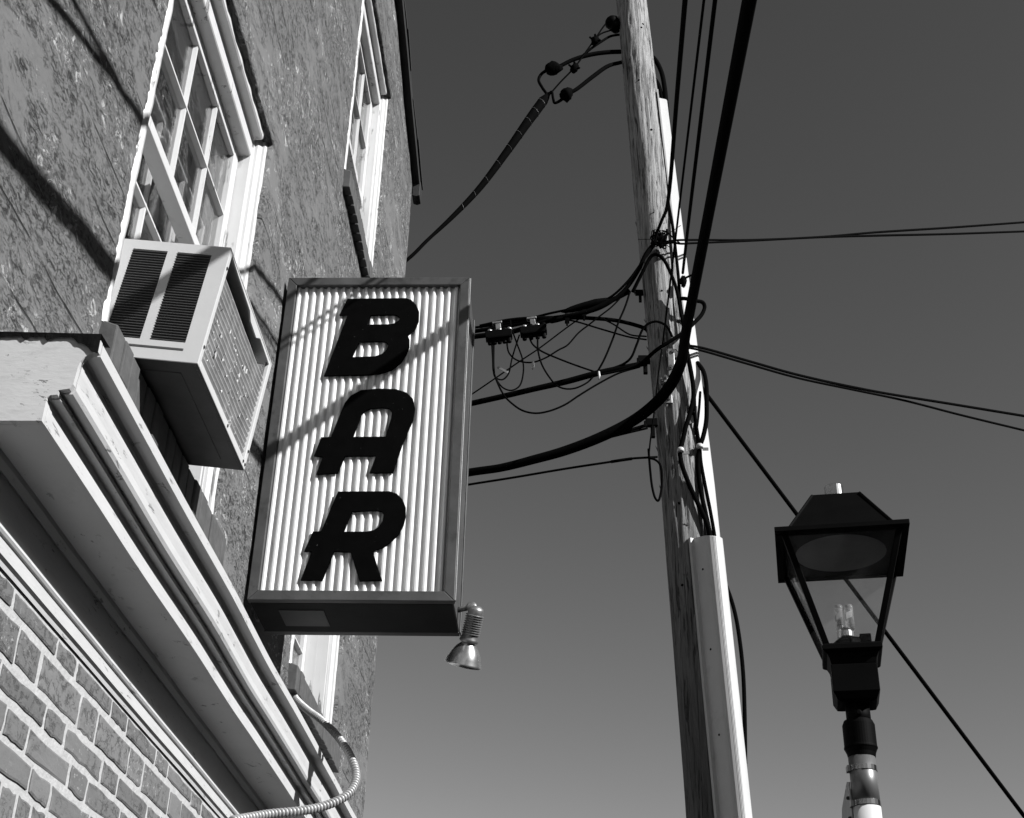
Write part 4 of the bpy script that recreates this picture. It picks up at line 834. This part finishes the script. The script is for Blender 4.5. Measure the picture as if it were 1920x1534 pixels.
SPEC = [
 ('up_bundle_a','bundle_cable','thick upper cable sweeping left from the pole knot to behind the sign',.0105),
 ('up_bundle_b','bundle_cable','thinner topmost cable sweeping left from the pole knot behind the sign',.006),
 ('up_bundle_c','bundle_cable','lower cable of the upper bundle carrying both terminal blocks',.0125),
 ('up_d','bundle_cable','cable arching from the terminal blocks to the left edge of the pole',.0095),
 ('up_e','drop_wire','lower of two thin wires meeting the left edge of the pole below the arch',.0042),
 ('up_f','drop_wire','upper of two thin wires meeting the left edge of the pole below the arch',.0040),
 ('l1','drop_wire','smallest hanging wire loop under the left terminal block',.0038),
 ('l2','drop_wire','round hanging wire loop right of the smallest one below the left block',.0038),
 ('l3','drop_wire','wire dipping from the left terminal block and rising right to the bundle',.0040),
 ('l4','drop_wire','lowest and widest hanging wire loop below the middle strand',.0045),
 ('l5','drop_wire','wire running from the right block down to the middle strand',.0042),
 ('l6','drop_wire','hanging wire loop dropping from the right block under the middle strand',.0042),
 ('l7','drop_wire','straight thin wire crossing behind the hanging loops to the sign edge',.0034),
 ('l8','drop_wire','wire with white bands dropping from the bundle to the middle strand',.0048),
 ('l9','drop_wire','wire climbing from the middle strand and arching over the pole face',.0058),
 ('mid','strand_cable','straight middle cable from the pole bracket to behind the sign',[.011,.0125,.0125,.0115,.0115,.0115,.011,.011]),
 ('mid_b','lashed_wire','short wire lashed above the middle strand near its bracket',.0055),
 ('lash','lashed_wire','upper of two short wires tying the bent trunk cable to the low bracket',.008),
 ('lash_b','lashed_wire','lower of two short wires tying the bent trunk cable to the low bracket',.005),
 ('drop','drop_wire','lowest straight wire from the pole to the sign edge, with a sleeve',.0055),
 ('loop_low','drop_wire','long narrow wire loop hanging at the left edge of the pole',.0052),
 ('pole_thin','drop_wire','thin wire running down the shaded pole face to the narrow loop',.0036),
 ('loop_over','bundle_cable','cable arching over the sunlit pole face from bundle to right edge',.0085),
 ('loop_right','bundle_cable','short hooked cable sticking out right of the pole',.0095),
 ('strand_front','strand_cable','short strand crossing the pole face diagonally to the middle bracket',.0095),
 ('d1','riser_cable','left cable snaking down the pole front into the lower guard',.0105),
 ('d2','riser_cable','outer right cable bulging beside the pole then entering the lower guard',.0105),
 ('d3','riser_cable','cable between the other two running down into the lower guard',.008),
 ('d4','riser_cable','very short cable piece between the two right-hand riser cables',.006),
 ('d5','riser_cable','dark cable running down beside the upper pale guard',.0075),
 ('right_drop','riser_cable','black cable bowing out along the right of the lower guard',.0085),
 ('r_pair_a','drop_wire','upper of two nearly level wires running right from the pole knot',[.0045]*3+[.006]*3),
 ('r_pair_b','drop_wire','lower of two nearly level wires running right from the pole knot',[.0045]*3+[.006]*3),
 ('r_curl','drop_wire','tiny curled wire end at the pole knot',.0035),
 ('r_low_a','drop_wire','upper of two wires falling gently right from mid pole',[.005,.008]),
 ('r_low_b','drop_wire','lower of two wires falling gently right from mid pole',[.0045,.0065]),
 ('r_diag','guy_wire','straight wire falling steeply right from the pole behind the lantern',.0095)]
for key, nm, lb, r_ in SPEC: cable(key, nm, lb, [q_*1.55 for q_ in r_] if isinstance(r_, list) else r_*1.32, cat='wire' if 'wire' in nm else 'cable')
dsp = bpy.data.objects
cs = thing('cable_closure', 'long taped swelling on the upper bundle between blocks and pole', 'closure')
lump(cs, 'taped_body', (.09,7.0,6.475), (.024,.024,.15), seed=31, d=(1,.0,.32), rough=.35)
lump(cs, 'taped_end', (-.10,7.02,6.385), (.02,.02,.07), seed=35, d=(1,.0,.2), rough=.4)
# knot of tied wires at the pole
kn = thing('wire_knot', 'tangled knot of tied wires high on the pole front', 'wire knot')
random.seed(9)
for i in range(16):
    c = Vector((.545,6.925,6.93)); pts = [c+Vector((random.uniform(-.05,.06),random.uniform(-.03,.03),random.uniform(-.06,.06))) for _ in range(4)]
    obj('twisted_wire', MB().tube(spline(pts,5), random.choice((.003,.0045,.006)), 6), R_, kn, smooth=True)
for i in range(5):
    c = Vector((.545,6.92,6.92)); d = Vector((random.uniform(-1,.4),-.1,random.uniform(-.5,.6))).normalized()
    obj('wire_end', MB().tube([c+d*.03, c+d*random.uniform(.1,.16)+Vector((0,0,random.uniform(-.02,.02)))], .0022, 5), R_, kn)
lump(kn, 'clamp', (.565,6.92,6.935), (.02,.018,.03), seed=3, d=(1,0,.3), rough=.5)
rj = thing('cable_clamp', 'dark cable clamp at the right edge of the pole below the knot', 'clamp')
lump(rj, 'clamp_body', (.69,6.95,6.62), (.022,.02,.04), seed=8, rough=.5)
obj('clamp_pin', MB().tube([(.69,6.94,6.63),(.735,6.93,6.65),(.75,6.93,6.652)], .007, 8), R_, rj, smooth=True)
# sleeves, straps and clips
tag(obj('wire_sleeve', MB().tube(CB['drop_splice'], .0095, 8), R_, None, smooth=True), 'thick black sleeve on the lowest straight wire left of the pole', 'sleeve')
for c, lb in (((.626,6.935,5.416),'pale strap on the left riser cable'),((.741,6.975,5.463),'pale strap on the right riser cables')):
    t_ = thing('cable_strap', lb+' at the pole front', 'strap')
    obj('collar', MB().lathe([(.018,-.012),(.021,-.008),(.021,.004),(.018,.012)], c, 14), M['guard'], t_, smooth=True)
    obj('tab', MB().box((c[0]+.016,c[1]+.005,c[2]-.022),(c[0]+.05,c[1]+.012,c[2]-.004)), M['galv'], t_)
for c, lb in (((-.236,6.99,6.025),'small pale clip hanging from the dipping wire'),((.162,6.96,5.935),'small pale clip hanging from the middle strand')):
    tag(obj('wire_clip', MB().tube([(c[0],c[1],c[2]+.03),(c[0]+.002,c[1],c[2]),(c[0]-.002,c[1],c[2]-.025)], [.006,.008,.004], 8), M['guard'], None, smooth=True), lb, 'clip')
tg = tag(obj('wire_tag', MB().box((-.02,-.002,-.008),(.055,.002,.008)), M['galv'], None, bevel=.002), 'small flat tag hanging from the wires below the left terminal block', 'tag')
tg.location = (-.43,6.95,5.98); tg.rotation_euler = (0, math.radians(32), 0)
for i, (p0, p1) in enumerate((((.118,6.955,6.25),(.098,6.955,6.185)),)):
    for j in range(4):
        pass
bd = thing('wire_band_set', 'row of white bands on the wire dropping from the bundle', 'bands')
l8 = spline(CB['l8'], 7)
for j in range(5): obj('band', MB().tube([l8[14+j*2], l8[15+j*2]], .0062, 8), M['guard'], bd)
for c, lb, nst in (((-.449,6.995,6.252),'left black cable terminal block with five stubs on the upper bundle',5),((-.237,6.995,6.285),'right black cable terminal block on the upper bundle',4)):
    t_ = thing('terminal_block', lb, 'terminal block')
    Mx = Matrix.Translation(c) @ Matrix.Rotation(math.radians(-8),4,'Y')
    obj('block_body', MB().box((-.082,-.03,-.028),(.082,.03,.022),Mx).box((-.072,-.034,-.036),(.07,.026,-.0285),Mx), M['iron'], t_, bevel=.005)
    for j in range(nst):
        x = -.06+j*.12/(nst-1)
        obj('stub', MB().lathe([(.013,-.062),(.014,-.05),(.016,-.0365)], (x,0,0), 10, Mx), M['iron'], t_)
        obj('terminal_cap', MB().lathe([(.018,.0225),(.018,.032),(.012,.042),(.006,.046)], (x+.008,-.004,0), 10, Mx), M['galv'] if j % 2 == 0 else M['iron'], t_)
    obj('hanger', MB().box((-.012,-.012,.02),(.02,.012,.085),Mx).box((-.03,-.016,.08),(.03,.016,.094),Mx), M['galv'], t_, bevel=.002)
for c, lb in (((-.03,7.02,6.39),'dark spacer clip on the upper bundle nearer the terminal blocks'),((.075,7.01,6.42),'dark spacer clip on the upper bundle nearer the pole')):
    tag(obj('spacer_clip', MB().box((c[0]-.014,c[1]-.016,c[2]-.03),(c[0]+.014,c[1]+.016,c[2]+.03)).box((c[0]-.006,c[1]-.018,c[2]-.06),(c[0]+.006,c[1]-.006,c[2]-.0305)), R_, None, bevel=.003), lb, 'clip')
